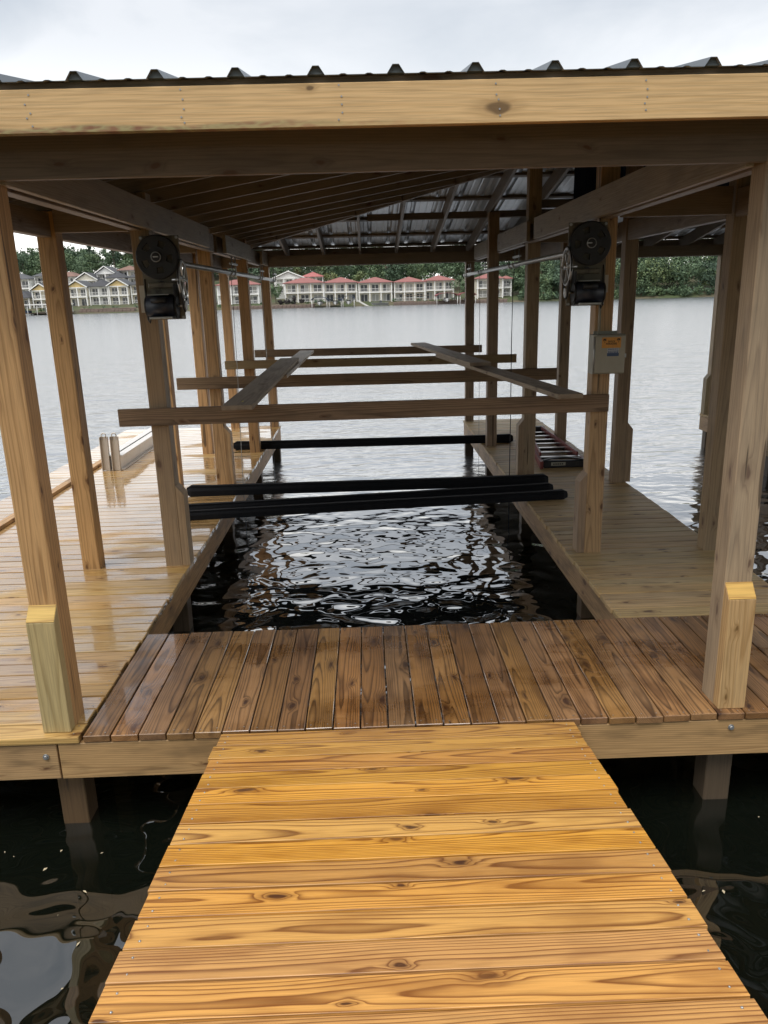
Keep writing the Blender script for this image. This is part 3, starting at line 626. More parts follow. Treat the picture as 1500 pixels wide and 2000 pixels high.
def drive_pipe(x, label, ys):
    t = thing('drive_pipe', label, 'pipe', (x, 6.2, 2.44))
    cyl('pipe', (x, 6.20, 2.437), (x, 13.0, 2.437), 0.024, M['galv'], t, 18)
    cyl('pipe_end', (x, 12.3, 2.437), (x, 13.3, 2.437), 0.019, M['alulid'], t, 16)
    for y in ys:
        hk = [(0, 0, 0.17)]+[(0.0, 0.034*math.sin(a), 0.034*math.cos(a)) for a in [math.pi*k/10*1.5 - 0.4 for k in range(11)]]
        for dy in (-0.12, 0.12):
            h = [(x+0.03*math.cos(math.pi*k/8-math.pi/2) if k else x+0.03, y+dy, 2.437+0.034*math.sin(-math.pi*k/8)) for k in range(9)]
            h = [(x+0.034, y+dy, 2.60)]+[(x+0.034*math.cos(-math.pi*k/8), y+dy, 2.437+0.034*math.sin(-math.pi*k/8)) for k in range(9)]+[(x-0.034, y+dy, 2.46)]
            link('hanger_hook', tube_mesh(h, 0.008, 6), None, t, M['galv'])
        block('hanger_bar', (x+0.022, y-0.19, 2.515), (x+0.05, y+0.19, 2.535), M['galv'], t, 0.002)
    return t
drive_pipe(-1.475, 'galvanised drive pipe running out from the left winch under the beam', (8.95, 11.3, 12.9))
drive_pipe(1.655, 'galvanised drive pipe running out from the right winch under the beam', (8.9, 11.3, 12.9))
def cable(pts, r, label, m='galv'):
    return tag(link('lift_cable', tube_mesh(pts, r, 6), None, None, M[m]), label, 'cable', 'lift cables hanging from the pipes')
cable([(-1.47, 8.9, 2.42), (-1.48, 8.9, 1.4), (-1.515, 8.9, 0.1), (-1.52, 8.9, -0.75)], 0.0035, 'thin steel cable hanging beside the left grey plank')
cable([(-1.475, 11.5, 2.42), (-1.48, 11.6, 1.0), (-1.48, 11.62, -0.75)], 0.0035, 'thin cable hanging at the far left post of the slip')
cable([(1.70, 8.9, 2.415), (1.665, 8.9, 2.39), (1.65, 8.88, 2.25), (1.645, 8.88, 1.6), (1.65, 8.88, 0.8), (1.655, 8.9, -0.75)], 0.005, 'thicker black cable hanging beside the right planks', 'rubber')
cable([(1.655, 11.5, 2.41), (1.66, 11.5, 1.2), (1.66, 11.5, -0.75)], 0.0035, 'thin cable hanging near the far right posts')

# ------------------------------------------------------------------ electrical box on the right slip post
eb = thing('electrical_box', 'grey hinged electrical box with an orange palm-tree sticker on a post', 'electrical box', (1.87, 6.14, 1.67))
X0, X1, Z0, Z1, YF = 1.752, 2.000, 1.515, 1.815, 6.02
block('enclosure', (X0, YF, Z0), (X1, 6.149, Z1), M['boxgrey'], eb, 0.004)
dr = block('door', (X0+0.012, YF-0.014, Z0+0.008), (X1-0.004, YF-0.001, Z1-0.010), M['boxdoor'], eb, 0.004)
cyl('hinge', (X0+0.006, YF-0.006, Z0+0.02), (X0+0.006, YF-0.006, Z1-0.02), 0.006, M['galv'], eb, 8)
block('latch', (X1-0.005, YF-0.018, 1.640), (X1+0.006, YF-0.002, 1.670), M['galv'], eb, 0.002)
block('mounting_tab', (X0+0.03, 6.138, Z1-0.002), (X1-0.03, 6.147, Z1+0.022), M['boxgrey'], eb, 0.001)
cyl('conduit', (X0+0.06, 6.10, Z1), (X0+0.06, 6.10, 2.06), 0.011, M['boxgrey'], eb, 10)
YS = YF-0.0145
def flat(name, x0, x1, z0, z1, m, par, d=0): return block(name, (x0, YS-0.0006-d, z0), (x1, YS-d, z1), M[m], par, 0)
os_ = flat('sticker', 1.812, 1.960, 1.715, 1.795, 'stick_orange', dr); ws = flat('sticker', 1.858, 1.945, 1.668, 1.713, 'stick_white', dr)
flat('sticker_band', 1.856, 1.947, 1.652, 1.676, 'stick_blue', ws, 0.0008)
for zz in (1.705, 1.690, 1.680):
    x = 1.863
    while x < 1.935:
        w_ = random.uniform(0.006, 0.014); flat('print_mark', x, x+w_, zz-0.003, zz+0.003, 'stick_blue', ws, 0.0009); x += w_+random.uniform(.003, .006)
def palm(cx, cz):
    bm = bmesh.new()
    for k, a in enumerate((-0.5, 0.15, 0.75, 1.57, 2.4, 3.0, 3.6)):
        d = Vector((math.cos(a), 0, math.sin(a)-0.15)); nn = Vector((-d.z, 0, d.x)); l_ = 0.016
        v = [Vector((0, 0, 0)), d*l_*0.5+nn*0.003, d*l_-Vector((0, 0, 0.004)), d*l_*0.5-nn*0.003]
        bm.faces.new([bm.verts.new(q+Vector((0, -0.0002*k, 0))) for q in v])
    v = [(-0.001, 0, 0), (0.0015, 0, 0), (0.003, 0, -0.025), (-0.0005, 0, -0.025)]
    bm.faces.new([bm.verts.new(q) for q in v])
    link('palm_print', bm_mesh('palm', bm), T(cx, YS-0.0012, cz), os_, M['ink'])
palm(1.833, 1.778); palm(1.940, 1.780)
def text(name, s, x, z, size, m, par, d=0.0012):
    cu = bpy.data.curves.new('txt', 'FONT'); cu.body = s; cu.size = size; cu.align_x = 'CENTER'; cu.offset = 0.0006; cu.extrude = 0.0002
    o = bpy.data.objects.new('txt', cu); COL.objects.link(o); bpy.context.view_layer.update()
    me = bpy.data.meshes.new_from_object(o.evaluated_get(bpy.context.evaluated_depsgraph_get())); bpy.data.objects.remove(o)
    me.materials.clear()
    return link(name, me, T(x, YS-d, z) @ Matrix.Rotation(math.pi/2, 4, 'X'), par, M[m])
text('lettering', 'DOCK', 1.887, 1.757, 0.019, 'ink', os_); text('lettering', 'PARADISE', 1.886, 1.740, 0.019, 'ink', os_)

# ------------------------------------------------------------------ cradles and ladder lying on the walkways
def ibeam_mesh(l, w, h, t=0.008):
    p = [(-w/2, 0), (w/2, 0), (w/2, t*1.6), (t/2, t*2), (t/2, h-t*2), (w/2, h-t*1.6), (w/2, h), (-w/2, h), (-w/2, h-t*1.6), (-t/2, h-t*2), (-t/2, t*2), (-w/2, t*1.6)]
    return prism_mesh(p, l)
def cradle(x, y, label):
    t = thing('lift_cradle', label, 'cradle', (x, y, 0), 'beige lift cradles on the left walkway')
    link('beam', ibeam_mesh(3.1, 0.105, 0.20), T(x+0.035, y+1.58, 0.003), t, M['alulid'])
    ch = [(-0.052, -0.05), (-0.044, -0.05), (-0.044, -0.008), (0.044, -0.008), (0.044, -0.05), (0.052, -0.05), (0.052, 0.0), (-0.052, 0.0)]
    bm = bmesh.new(); A = [bm.verts.new((a, b, 0)) for a, b in ch]; B = [bm.verts.new((a, b, 0.455)) for a, b in ch]
    bm.faces.new(A); bm.faces.new(B[::-1])
    for i in range(8): bm.faces.new((A[i], A[(i+1) % 8], B[(i+1) % 8], B[i]))
    up = link('upright', bm_mesh('channel', bm), T(x, y+0.03, 0.003) @ Matrix.Rotation(0.02, 4, 'Y'), t, M['alu'])
    hp = [(x-0.026+0.009, y+0.012, 0.44)]+[(x+0.009+0.030*math.cos(a), y+0.012, 0.475+0.030*math.sin(a)) for a in [math.pi-math.pi*k/10 for k in range(11)]]+[(x+0.026+0.009, y+0.012, 0.44)]
    link('hoop', tube_mesh(hp, 0.0075, 8), None, up, M['alu'])
    for sx in (-0.03, 0.03): cyl('bolt', (x+0.009+sx, y+0.022, 0.425), (x+0.009+sx, y+0.008, 0.425), 0.007, M['galv'], up, 8)
    return t
cradle(-3.50, 10.05, 'left one of two beige aluminium lift cradles with hooped uprights'); cradle(-3.365, 10.05, 'right one of two beige aluminium lift cradles with hooped uprights')
ld = thing('ladder', 'red fibreglass ladder with metal rungs lying on the right walkway', 'ladder', (2.42, 10.5, 0))
rail_p = [(-0.016, 0), (0.016, 0), (0.016, 0.008), (-0.006, 0.008), (-0.006, 0.082), (0.016, 0.082), (0.016, 0.09), (-0.016, 0.09)]
for x, dx, sg in ((2.145, 0.27, 1), (2.715, -0.02, -1)):
    ang = -math.atan2(dx, 2.35); Rz = Matrix.Rotation(ang, 4, 'Z')
    rl = link('rail', prism_mesh(rail_p, 2.36), T(x+dx/2, 10.58, 0.004) @ Rz @ (Matrix.Identity(4) if sg > 0 else Matrix.Rotation(math.pi, 4, 'Z')), ld, M['redglass'])
    link('rail', prism_mesh([(-0.012, 0), (0.012, 0), (0.012, 0.05), (-0.012, 0.05)], 2.0), T(x+dx/2+0.035*sg, 10.70, 0.096) @ Rz, ld, M['redglass'])
    block('rail_foot', (x-0.02, 9.37, 0.004), (x+0.02, 9.43, 0.10), M['redglass'], rl, 0.004)
for i in range(7):
    y = 9.66+0.30*i; xl = 2.16+0.27*(y-9.4)/2.35
    block('rung', (xl, y-0.035, 0.088), (2.70, y+0.035, 0.100), M['rung'], ld, 0.005)
for i in range(3): y = 9.85+0.6*i; block('brace', (2.17+0.27*(y-9.4)/2.35, y, 0.02), (2.70, y+0.03, 0.05), M['black'], ld, 0.004)
block('top_cap', (2.40, 11.74, 0.004), (2.72, 11.86, 0.13), M['black'], ld, 0.01)
cap = block('end_cap', (2.175, 9.40, 0.004), (2.70, 9.47, 0.095), M['black'], ld, 0.012)
bm = bmesh.new(); pr = [(-0.26+0.52*i/14, 0.10+0.035*math.sin(math.pi*i/14)) for i in range(15)]
link('handle', prism_mesh([(x, z) for x, z in pr]+[(x, z-0.012) for x, z in pr[::-1]], 0.05), T(2.44, 9.46, 0.0), cap, M['black'])
pn = block('name_plate', (2.27, 9.3955, 0.035), (2.45, 9.399, 0.078), M['boxgrey'], cap, 0)
for i in range(5): block('print_mark', (2.295+i*0.027, 9.3945, 0.048), (2.313+i*0.027, 9.3953, 0.064), M['ink'], pn, 0)

# a few leaves and twigs floating by the gangway
bm = bmesh.new()
for i in range(46):
    left = i < 30
    x = random.uniform(-2.3, -0.85) if left else random.uniform(1.1, 2.4); y = random.uniform(1.6, 3.5)
    a = random.uniform(0, 6.3); l_ = random.uniform(0.004, 0.016); w_ = l_*random.uniform(0.25, 0.6)
    d = Vector((math.cos(a), math.sin(a), 0)); nn = Vector((-d.y, d.x, 0)); c = Vector((x, y, WZ+0.004))
    bm.faces.new([bm.verts.new(c+q) for q in (d*l_, nn*w_+Vector((0, 0, .003)), -d*l_, -nn*w_+Vector((0, 0, .002)))])
tag(link('floating_leaves', bm_mesh('floating_leaves', bm), None, None, plain('pale_leaf_litter', (0.5, 0.42, 0.28), 0.7)), 'tiny pale leaves and twigs floating beside the gangway', 'leaves', kind='stuff')
#FARSHORE
# ------------------------------------------------------------------ far shore: houses, trees, docks
def leafmat(name, cols, rough=0.7):
    g = NT(name); a = g.n('ShaderNodeAttribute', attribute_name='tone').outputs['Fac']
    c = g.ramp(a, [(i/(len(cols)-1), q) for i, q in enumerate(cols)])
    p = g.n('ShaderNodeNewGeometry').outputs['Position']
    c = g.mix(g.math('MULTIPLY', g.noise(p, 0.8, 3), 0.5), c, g.mix(1.0, c, (0.45, 0.5, 0.45, 1), 'MULTIPLY'))
    g.l(c, g.b.inputs['Base Color']); g.b.inputs['Roughness'].default_value = rough
    return g.m
M['leaf'] = leafmat('mixed_foliage', [(0.058, 0.098, 0.066), (0.09, 0.145, 0.082), (0.115, 0.175, 0.086), (0.15, 0.195, 0.078), (0.20, 0.21, 0.07)])  # greens lightened and slightly blued: distance haze is put into the leaf colour
M['bark'] = plain('bark', (0.11, 0.085, 0.065), 0.9, nscale=3)
rng = np.random.default_rng(3)
def leaf_cloud(crowns, size=0.55):
    """crowns: (x, y, z, rx, rz, n, tone, lean). Leaf clumps sit on uneven lobes spread through each crown."""
    V = []; TN = []
    for (x, y, z, rx, rz, n, tone) in crowns:
        nl = rng.integers(9, 15)
        u = rng.normal(size=(nl, 3)); u /= np.linalg.norm(u, axis=1)[:, None]
        lc = u*np.array([rx, rx, rz])*rng.uniform(0.35, 0.82, (nl, 1)); lr = rng.uniform(0.26, 0.5, nl)*min(rx, rz)
        k = rng.integers(0, nl, n); w = rng.normal(size=(n, 3)); w /= np.linalg.norm(w, axis=1)[:, None]
        c = lc[k]+w*(lr[k]*rng.uniform(0.55, 1.08, n))[:, None] + np.array([x, y, z])
        a = rng.normal(size=(n, 3)); a /= np.linalg.norm(a, axis=1)[:, None]; b = np.cross(a, w); b /= np.linalg.norm(b, axis=1)[:, None]+1e-9
        s = size*rng.uniform(0.5, 1.2, n)[:, None]
        q = np.stack([c-a*s*0.6, c+b*s*0.45, c+a*s*0.6, c-b*s*0.45], 1)
        V.append(q.reshape(-1, 3)); tl = np.clip(tone+rng.normal(0, 0.05, nl), 0, 1)
        TN.append(np.repeat(np.clip(tl[k]+rng.normal(0, 0.06, n), 0, 1), 4))
    V = np.concatenate(V); TN = np.concatenate(TN); nf = len(V)//4
    me = bpy.data.meshes.new('foliage'); me.vertices.add(len(V)); me.vertices.foreach_set('co', V.ravel().astype(np.float32))
    me.loops.add(len(V)); me.loops.foreach_set('vertex_index', np.arange(len(V), dtype=np.int32))
    me.polygons.add(nf); me.polygons.foreach_set('loop_start', np.arange(0, len(V), 4, dtype=np.int32)); me.update(calc_edges=True)
    at = me.attributes.new('tone', 'FLOAT', 'POINT'); at.data.foreach_set('value', TN.astype(np.float32))
    return me
# the woods that close the view
cr = []
for i in range(170):          # behind the left houses
    x = random.uniform(-160, -42); y = random.uniform(266, 312); h = random.uniform(7.5, 10.5)
    cr.append((x, y, shore_z(x, y)+h*0.58, h*random.uniform(.30, .42), h*0.46, 800, random.uniform(0.15, 0.6)))
for i in range(110):          # behind the red-roofed row
    x = random.uniform(-48, 55); y = random.uniform(252, 300); h = random.uniform(11, 18)
    cr.append((x, y, shore_z(x, y)+h*0.56, h*random.uniform(.26, .36), h*0.46, 800, random.uniform(0.1, 0.6)))
nb_ = []
for i in range(70):  # unseen trees behind the camera, added to cut low sky light on front faces
    x = random.uniform(-45, 45); y = random.uniform(-38, -15); h = random.uniform(8, 12)
    nb_.append((x, y, 0.8+h*0.52, h*0.36, h*0.48, 420, random.uniform(0.1, 0.6)))
tag(link('woodland', leaf_cloud(nb_, 0.6), None, None, M['leaf']), 'unseen trees added on the near bank behind the camera to block low sky light', 'woods', kind='stuff')
tag(link('woodland', leaf_cloud(cr, 0.55), None, None, M['leaf']), 'green woods behind the houses on the far shore', 'woods', kind='stuff')
cr = []
for i in range(190):          # right bank, crowns down to the water
    x = random.uniform(44, 150); y = shore_y(x)+abs(random.gauss(0, 1))*16+2; h = random.uniform(9, 15)
    t = y-shore_y(x)
    if x < 56 and t < 10: h *= 0.55
    cr.append((x, y, shore_z(x, y)+h*0.50, h*random.uniform(.28, .40), h*0.48, 800, min(0.95, max(0, random.gauss(0.34, 0.2)))))
for i in range(90):           # low brush along that shore
    x = random.uniform(44, 150); y = shore_y(x)+random.uniform(0.5, 3); r = random.uniform(0.9, 2.2)
    cr.append((x, y, max(shore_z(x, y), 0)+r*0.5, r*1.2, r*0.9, 140, random.uniform(0.15, 0.6)))
tag(link('woodland', leaf_cloud(cr, 0.48), None, None, M['leaf']), 'dense green woods growing down to the water on the right bank', 'woods', kind='stuff')
cr = []
for i in range(70):
    x = random.choice([random.uniform(-118, -60), random.uniform(-60, 42)]); y = shore_y(x)+random.uniform(2.5, 6); r = random.uniform(0.35, 0.8)
    cr.append((x, y, shore_z(x, y)+r*0.6, r*1.3, r, 60, random.uniform(0.1, 0.6)))
tag(link('shore_shrubs', leaf_cloud(cr, 0.3), None, None, M['leaf']), 'low shrubs dotted along the far shore below the houses', 'shrubs', kind='stuff')
def tree(label, x, y, h, rx, tone, n=900, pine=False, size=0.5, name='tree'):
    z = shore_z(x, y); t = thing(name, label, 'tree', (x, y, z))
    pts = [(0, 0, -0.4), (0.05*h*0.2, 0, h*0.25), (-0.02*h, 0.02*h, h*0.55), (0.01*h, 0, h*0.9)]
    bm = bmesh.new(); ring = []
    def limb(P, r0, r1):
        prev = None
        for i, p in enumerate(P):
            r = r0+(r1-r0)*i/(len(P)-1); cur = [bm.verts.new((p[0]+r*math.cos(a), p[1]+r*math.sin(a), p[2])) for a in [math.pi*k/3 for k in range(6)]]
            if prev:
                for k in range(6): bm.faces.new((prev[k], prev[(k+1) % 6], cur[(k+1) % 6], cur[k]))
            prev = cur
    limb(pts, 0.026*h, 0.008*h)
    for k in range(5):
        a = k*1.3+x; z0 = h*(0.35+0.1*k); limb([(0, 0, z0), (rx*0.35*math.cos(a), rx*0.35*math.sin(a), z0+0.07*h), (rx*0.7*math.cos(a), rx*0.7*math.sin(a), z0+0.12*h)], 0.010*h, 0.004*h)
    link('trunk', bm_mesh('trunk', bm), T(x, y, z), t, M['bark'])
    if pine: cs = [(random.uniform(-.2, .2)*rx, random.uniform(-.2, .2)*rx, h*q, rx*w, h*0.06, n//6, tone) for q, w in ((0.52, .7), (0.62, 1.0), (0.72, .85), (0.82, .75), (0.9, .5), (0.97, .3))]
    else: cs = [(0, 0, h*0.60, rx, h*0.40, n, tone)]
    link('crown', leaf_cloud(cs, size), T(x, y, z), t, M['leaf'])
    return t
tree('yellow-green round tree between the second and third red roofs', -10.4, 244, 8.4, 3.3, 0.86)
tree('olive-yellow tree rising behind the third red-roofed house', -0.6, 246, 8.8, 3.0, 0.72)
tree('green tree standing in front of the gap in the red-roofed row', 27.2, 229, 6.8, 2.6, 0.42, size=0.4)
tree('young green tree left of the red-roofed houses by the water', -25.6, 229, 6.0, 2.0, 0.5, size=0.4)
tree('yellow-green tree at the near end of the right-hand woods', 51.0, 231, 8.0, 3.0, 0.9)
tree('tall thin pine topping the woods above the yellow gabled houses', -92.5, 276, 11.5, 2.2, 0.12, pine=True, name='pine_tree')
tree('second pine to the right of the tall thin pine above the houses', -86.0, 280, 11.0, 2.4, 0.22, pine=True, name='pine_tree')
tree('spreading pine at the far left edge above the white houses', -121.0, 272, 12.0, 2.8, 0.1, pine=True, name='pine_tree')
tree('broad dark tree right of the far-left spreading pine', -113.0, 270, 10.0, 3.6, 0.2)

hm = {'cream': plain('cream_siding', (0.74, 0.69, 0.57), 0.8, nscale=2), 'white': plain('white_siding', (0.84, 0.83, 0.80), 0.8, nscale=2), 'yellow': plain('yellow_siding', (0.78, 0.58, 0.27), 0.8, nscale=2),
      'tan': plain('tan_siding', (0.50, 0.45, 0.36), 0.8, nscale=2), 'trim': plain('white_trim', (0.87, 0.86, 0.83), 0.7, nscale=2), 'red': plain('red_roof_tiles', (0.26, 0.105, 0.095), 0.8, nscale=1.2, var=0.2, dirt=0.3, dirtcol=(0.16, 0.06, 0.05)),
      'pink': plain('bright_red_metal_roof', (0.38, 0.13, 0.125), 0.6, nscale=1.2), 'grey': plain('grey_shingles', (0.085, 0.088, 0.095), 0.85, nscale=2, var=0.2), 'darkgrey': plain('dark_shingles', (0.055, 0.056, 0.062), 0.85, nscale=2, var=0.2),
      'brownroof': plain('brown_shingles', (0.20, 0.12, 0.095), 0.85, nscale=2, var=0.2), 'glass': plain('window_glass', (0.05, 0.055, 0.06), 0.12, 0.0, nscale=0.6, var=0.4), 'curtain': plain('pale_curtain', (0.42, 0.41, 0.38), 0.7, nscale=1)}
def mesh_from(name, v, f):
    me = bpy.data.meshes.new(name); me.from_pydata(v, [], f); me.update(); return me
def house(label, x, y, w, h=5.4, d=9.0, roof='hip', wall='cream', rcol='red', gable=None, bays=3, storeys=2, z=None, pitchh=1.5, group=None, name='house'):
    """front faces the lake (-Y): recessed storeys behind a veranda of columns, slabs and railings"""
    z = shore_z(x, y+1) if z is None else z
    t = thing(name, label, 'house', (x, y, z), group); x0, x1 = x-w/2, x+w/2; vd = 1.6
    block('wall', (x0, y+vd, z-2.5), (x1, y+d, z+h), hm[wall], t, 0)
    fh = h/storeys
    for s in range(storeys):
        if s: block('balcony_slab', (x0-0.05, y-0.05, z+s*fh-0.22), (x1+0.05, y+vd-0.003, z+s*fh+0.06), hm['trim'], t, 0)
        bw = w/bays
        for b in range(bays):
            cx = x0+(b+0.5)*bw; ww = bw*0.62
            wd = block('window', (cx-ww/2, y+vd-0.06, z+s*fh+0.12), (cx+ww/2, y+vd-0.003, z+s*fh+fh*0.80), hm['trim'], t, 0)
            for k in (-1, 1):
                m = 'curtain' if random.random() < 0.3 else 'glass'
                block('pane', (cx+k*ww/4-ww*0.215, y+vd-0.075, z+s*fh+0.22), (cx+k*ww/4+ww*0.215, y+vd-0.0615, z+s*fh+fh*0.76), hm[m], wd, 0)
        if s or random.random() < 0.5:
            bm = bmesh.new()
            def bx(a, b): 
                r = bmesh.ops.create_cube(bm, size=1); bmesh.ops.scale(bm, vec=Vector(b)-Vector(a), verts=r['verts']); bmesh.ops.translate(bm, vec=(Vector(a)+Vector(b))/2, verts=r['verts'])
            bx((-w/2, 0.0, 0.88), (w/2, 0.06, 0.96)); bx((-w/2, 0.0, 0.12), (w/2, 0.05, 0.18))
            for k in range(int(w/0.35)): q = -w/2+(k+.5)*w/int(w/0.35); bx((q-0.025, 0.01, 0.18), (q+0.025, 0.045, 0.88))
            link('railing', bm_mesh('railing', bm), T(x, y+0.12, z+s*fh+0.06), t, hm['trim'])
    for b in range(bays+1):
        cx = min(max(x0+b*w/bays, x0+0.16), x1-0.16); block('column', (cx-0.15, y, z-0.6), (cx+0.15, y+0.3, z+h-0.25), hm['trim'], t, 0)
    block('eave_beam', (x0-0.02, y-0.02, z+h-0.30), (x1+0.02, y+vd-0.004, z+h-0.002), hm['trim'], t, 0)
    o = 0.5; X0, X1, Y0, Y1, e = x0-o, x1+o, y-o, y+d+o, z+h+0.004
    if roof == 'hip':
        k = min(X1-X0, Y1-Y0)/2; ph = pitchh
        if X1-X0 >= Y1-Y0: ra, rb = (X0+k, (Y0+Y1)/2, e+ph), (X1-k, (Y0+Y1)/2, e+ph)
        else: ra, rb = (x, Y0+k, e+ph), (x, Y1-k, e+ph)
        v = [(X0, Y0, e), (X1, Y0, e), (X1, Y1, e), (X0, Y1, e), ra, rb, (X0, Y0, e-.12), (X1, Y0, e-.12), (X1, Y1, e-.12), (X0, Y1, e-.12)]
        f = [(0, 1, 5, 4), (2, 3, 4, 5), (1, 2, 5), (3, 0, 4)] if X1-X0 >= Y1-Y0 else [(0, 1, 4), (1, 2, 5, 4), (2, 3, 5), (3, 0, 4, 5)]
        f += [(6, 7, 1, 0), (7, 8, 2, 1), (8, 9, 3, 2), (9, 6, 0, 3), (9, 8, 7, 6)]
        link('roof', mesh_from('roof', v, f), None, t, hm[rcol])
    else:
        ph = pitchh*1.35; th = 0.16
        v = [(X0, Y0, e), (x, Y0, e+ph), (X1, Y0, e), (X0, Y1, e), (x, Y1, e+ph), (X1, Y1, e), (X0, Y0, e-th), (x, Y0, e+ph-th*1.3), (X1, Y0, e-th), (X0, Y1, e-th), (x, Y1, e+ph-th*1.3), (X1, Y1, e-th)]
        f = [(0, 1, 4, 3), (1, 2, 5, 4), (6, 9, 10, 7), (7, 10, 11, 8), (0, 6, 7, 1), (1, 7, 8, 2), (3, 4, 10, 9), (4, 5, 11, 10), (0, 3, 9, 6), (2, 8, 11, 5)]
        link('roof', mesh_from('roof', v, f), None, t, hm[rcol])
        link('gable', prism_mesh([(-w/2+0.05, 0.003), (w/2-0.05, 0.003), (0, ph*0.90*(w/(w+2*o))-0.05)], 0.3), T(x, y+0.2, e-0.0), t, hm[gable or wall])
        for k in (-1, 1): lumber('barge_board', (x+k*(w/2+o), Y0-0.03, e-0.06), (x, Y0-0.03, e+ph-0.10), 0.05, 0.28, hm['trim'], t, up=(0, 0, 1))
    return t
GR = 'red-roofed houses along the far shore'
house('red-roofed white house seen between the left slip posts', -36.5, 230.5, 12.0, rcol='red', wall='white', group=GR)
house('red-roofed house mostly hidden behind the left winch post', -50.5, 231, 12.0, wall='white', group=GR)
house('red-roofed cream house nearest the dark bushes, leftmost of the open row', -17.4, 230, 11.2, group=GR)
house('red-roofed cream house behind the blue boat canopies', -7.0, 230.5, 9.6, group=GR)
house('red-roofed cream house in the middle of the row behind a small white boat', 3.0, 230, 9.7, group=GR)
house('red-roofed cream house above the timber deck on posts', 12.9, 230.5, 9.0, group=GR)
house('red-roofed cream house behind the red boat canopy', 21.6, 231, 8.4, group=GR)
house('rightmost red-roofed house of the shore row', 36.2, 230.5, 7.6, bays=2, group=GR)
house('narrow white end wing of the rightmost red-roofed house', 41.6, 233, 2.6, h=4.9, d=6, bays=1, wall='white', pitchh=0.8)
house('house with a bright red metal roof and white gable behind the row', -23.6, 250, 9.0, h=4.6, roof='gable', wall='white', rcol='pink', pitchh=1.5, z=3.6)
house('long bright red metal roofed wing beside the white gable', -16.2, 251, 6.6, h=5.0, roof='hip', wall='tan', rcol='pink', pitchh=1.5, z=3.4)
house('cream house with a red roof half hidden by trees high behind the row', 7.4, 272, 11, h=7.0, rcol='red', z=4.0)
GL = 'grey-roofed houses on the left hillside'
house('left one of the two yellow gabled houses on the left shore', -84.3, 236, 5.6, roof='gable', wall='cream', gable='yellow', rcol='grey', bays=2, group=GL)
house('white hip-roofed house between the two yellow gabled houses', -78.2, 236.5, 5.6, roof='hip', wall='white', rcol='darkgrey', bays=2, pitchh=1.9, group=GL)
house('right one of the two yellow gabled houses on the left shore', -72.3, 236, 5.6, roof='gable', wall='cream', gable='yellow', rcol='grey', bays=2, group=GL)
house('cream house at the right end of the left shore row', -66.2, 237, 5.4, roof='hip', wall='cream', rcol='darkgrey', bays=2, pitchh=1.7, group=GL)
house('low tan house with a dark pointed roof on the far left shore', -100.2, 234, 5.2, h=3.2, storeys=1, wall='tan', rcol='darkgrey', bays=2, pitchh=1.9, group=GL)
house('cream gabled house half hidden by the second left post', -94.6, 235, 5.0, h=5.0, roof='gable', wall='cream', gable='yellow', rcol='grey', bays=2, group=GL)
house('upper white columned house at the left of the hillside row', -92.6, 252, 5.6, wall='white', rcol='brownroof', bays=2, z=5.2, h=5.2, group=GL)
house('upper cream house with a dark steep roof above the left yellow gable', -86.4, 251, 6.4, roof='gable', wall='cream', rcol='darkgrey', bays=2, z=4.4, h=4.8, pitchh=1.7, group=GL)
house('upper white gabled house above the white shore house', -81.6, 255, 5.4, roof='gable', wall='white', rcol='grey', bays=2, z=6.2, h=5.0, pitchh=1.6, group=GL)
house('upper hip-roofed house above the right yellow gable', -77.4, 251, 5.6, wall='white', rcol='darkgrey', bays=2, z=4.6, h=5.0, pitchh=1.6, group=GL)
house('upper house with a reddish-brown roof behind the hillside row', -76.6, 262, 6.0, wall='cream', rcol='brownroof', bays=2, z=6.6, h=5.6, group=GL)
house('upper white house at the right end of the hillside row', -71.0, 252, 5.4, wall='white', rcol='darkgrey', bays=2, z=4.6, h=5.0, group=GL)
house('large white balconied house high on the far left slope', -107.5, 251, 7.0, wall='white', rcol='grey', bays=2, z=4.2, h=5.8, pitchh=1.6, group=GL)
house('grey-roofed house beside the large white balconied one', -100.5, 254, 6.0, wall='white', rcol='grey', bays=2, z=5.6, h=5.2, group=GL)

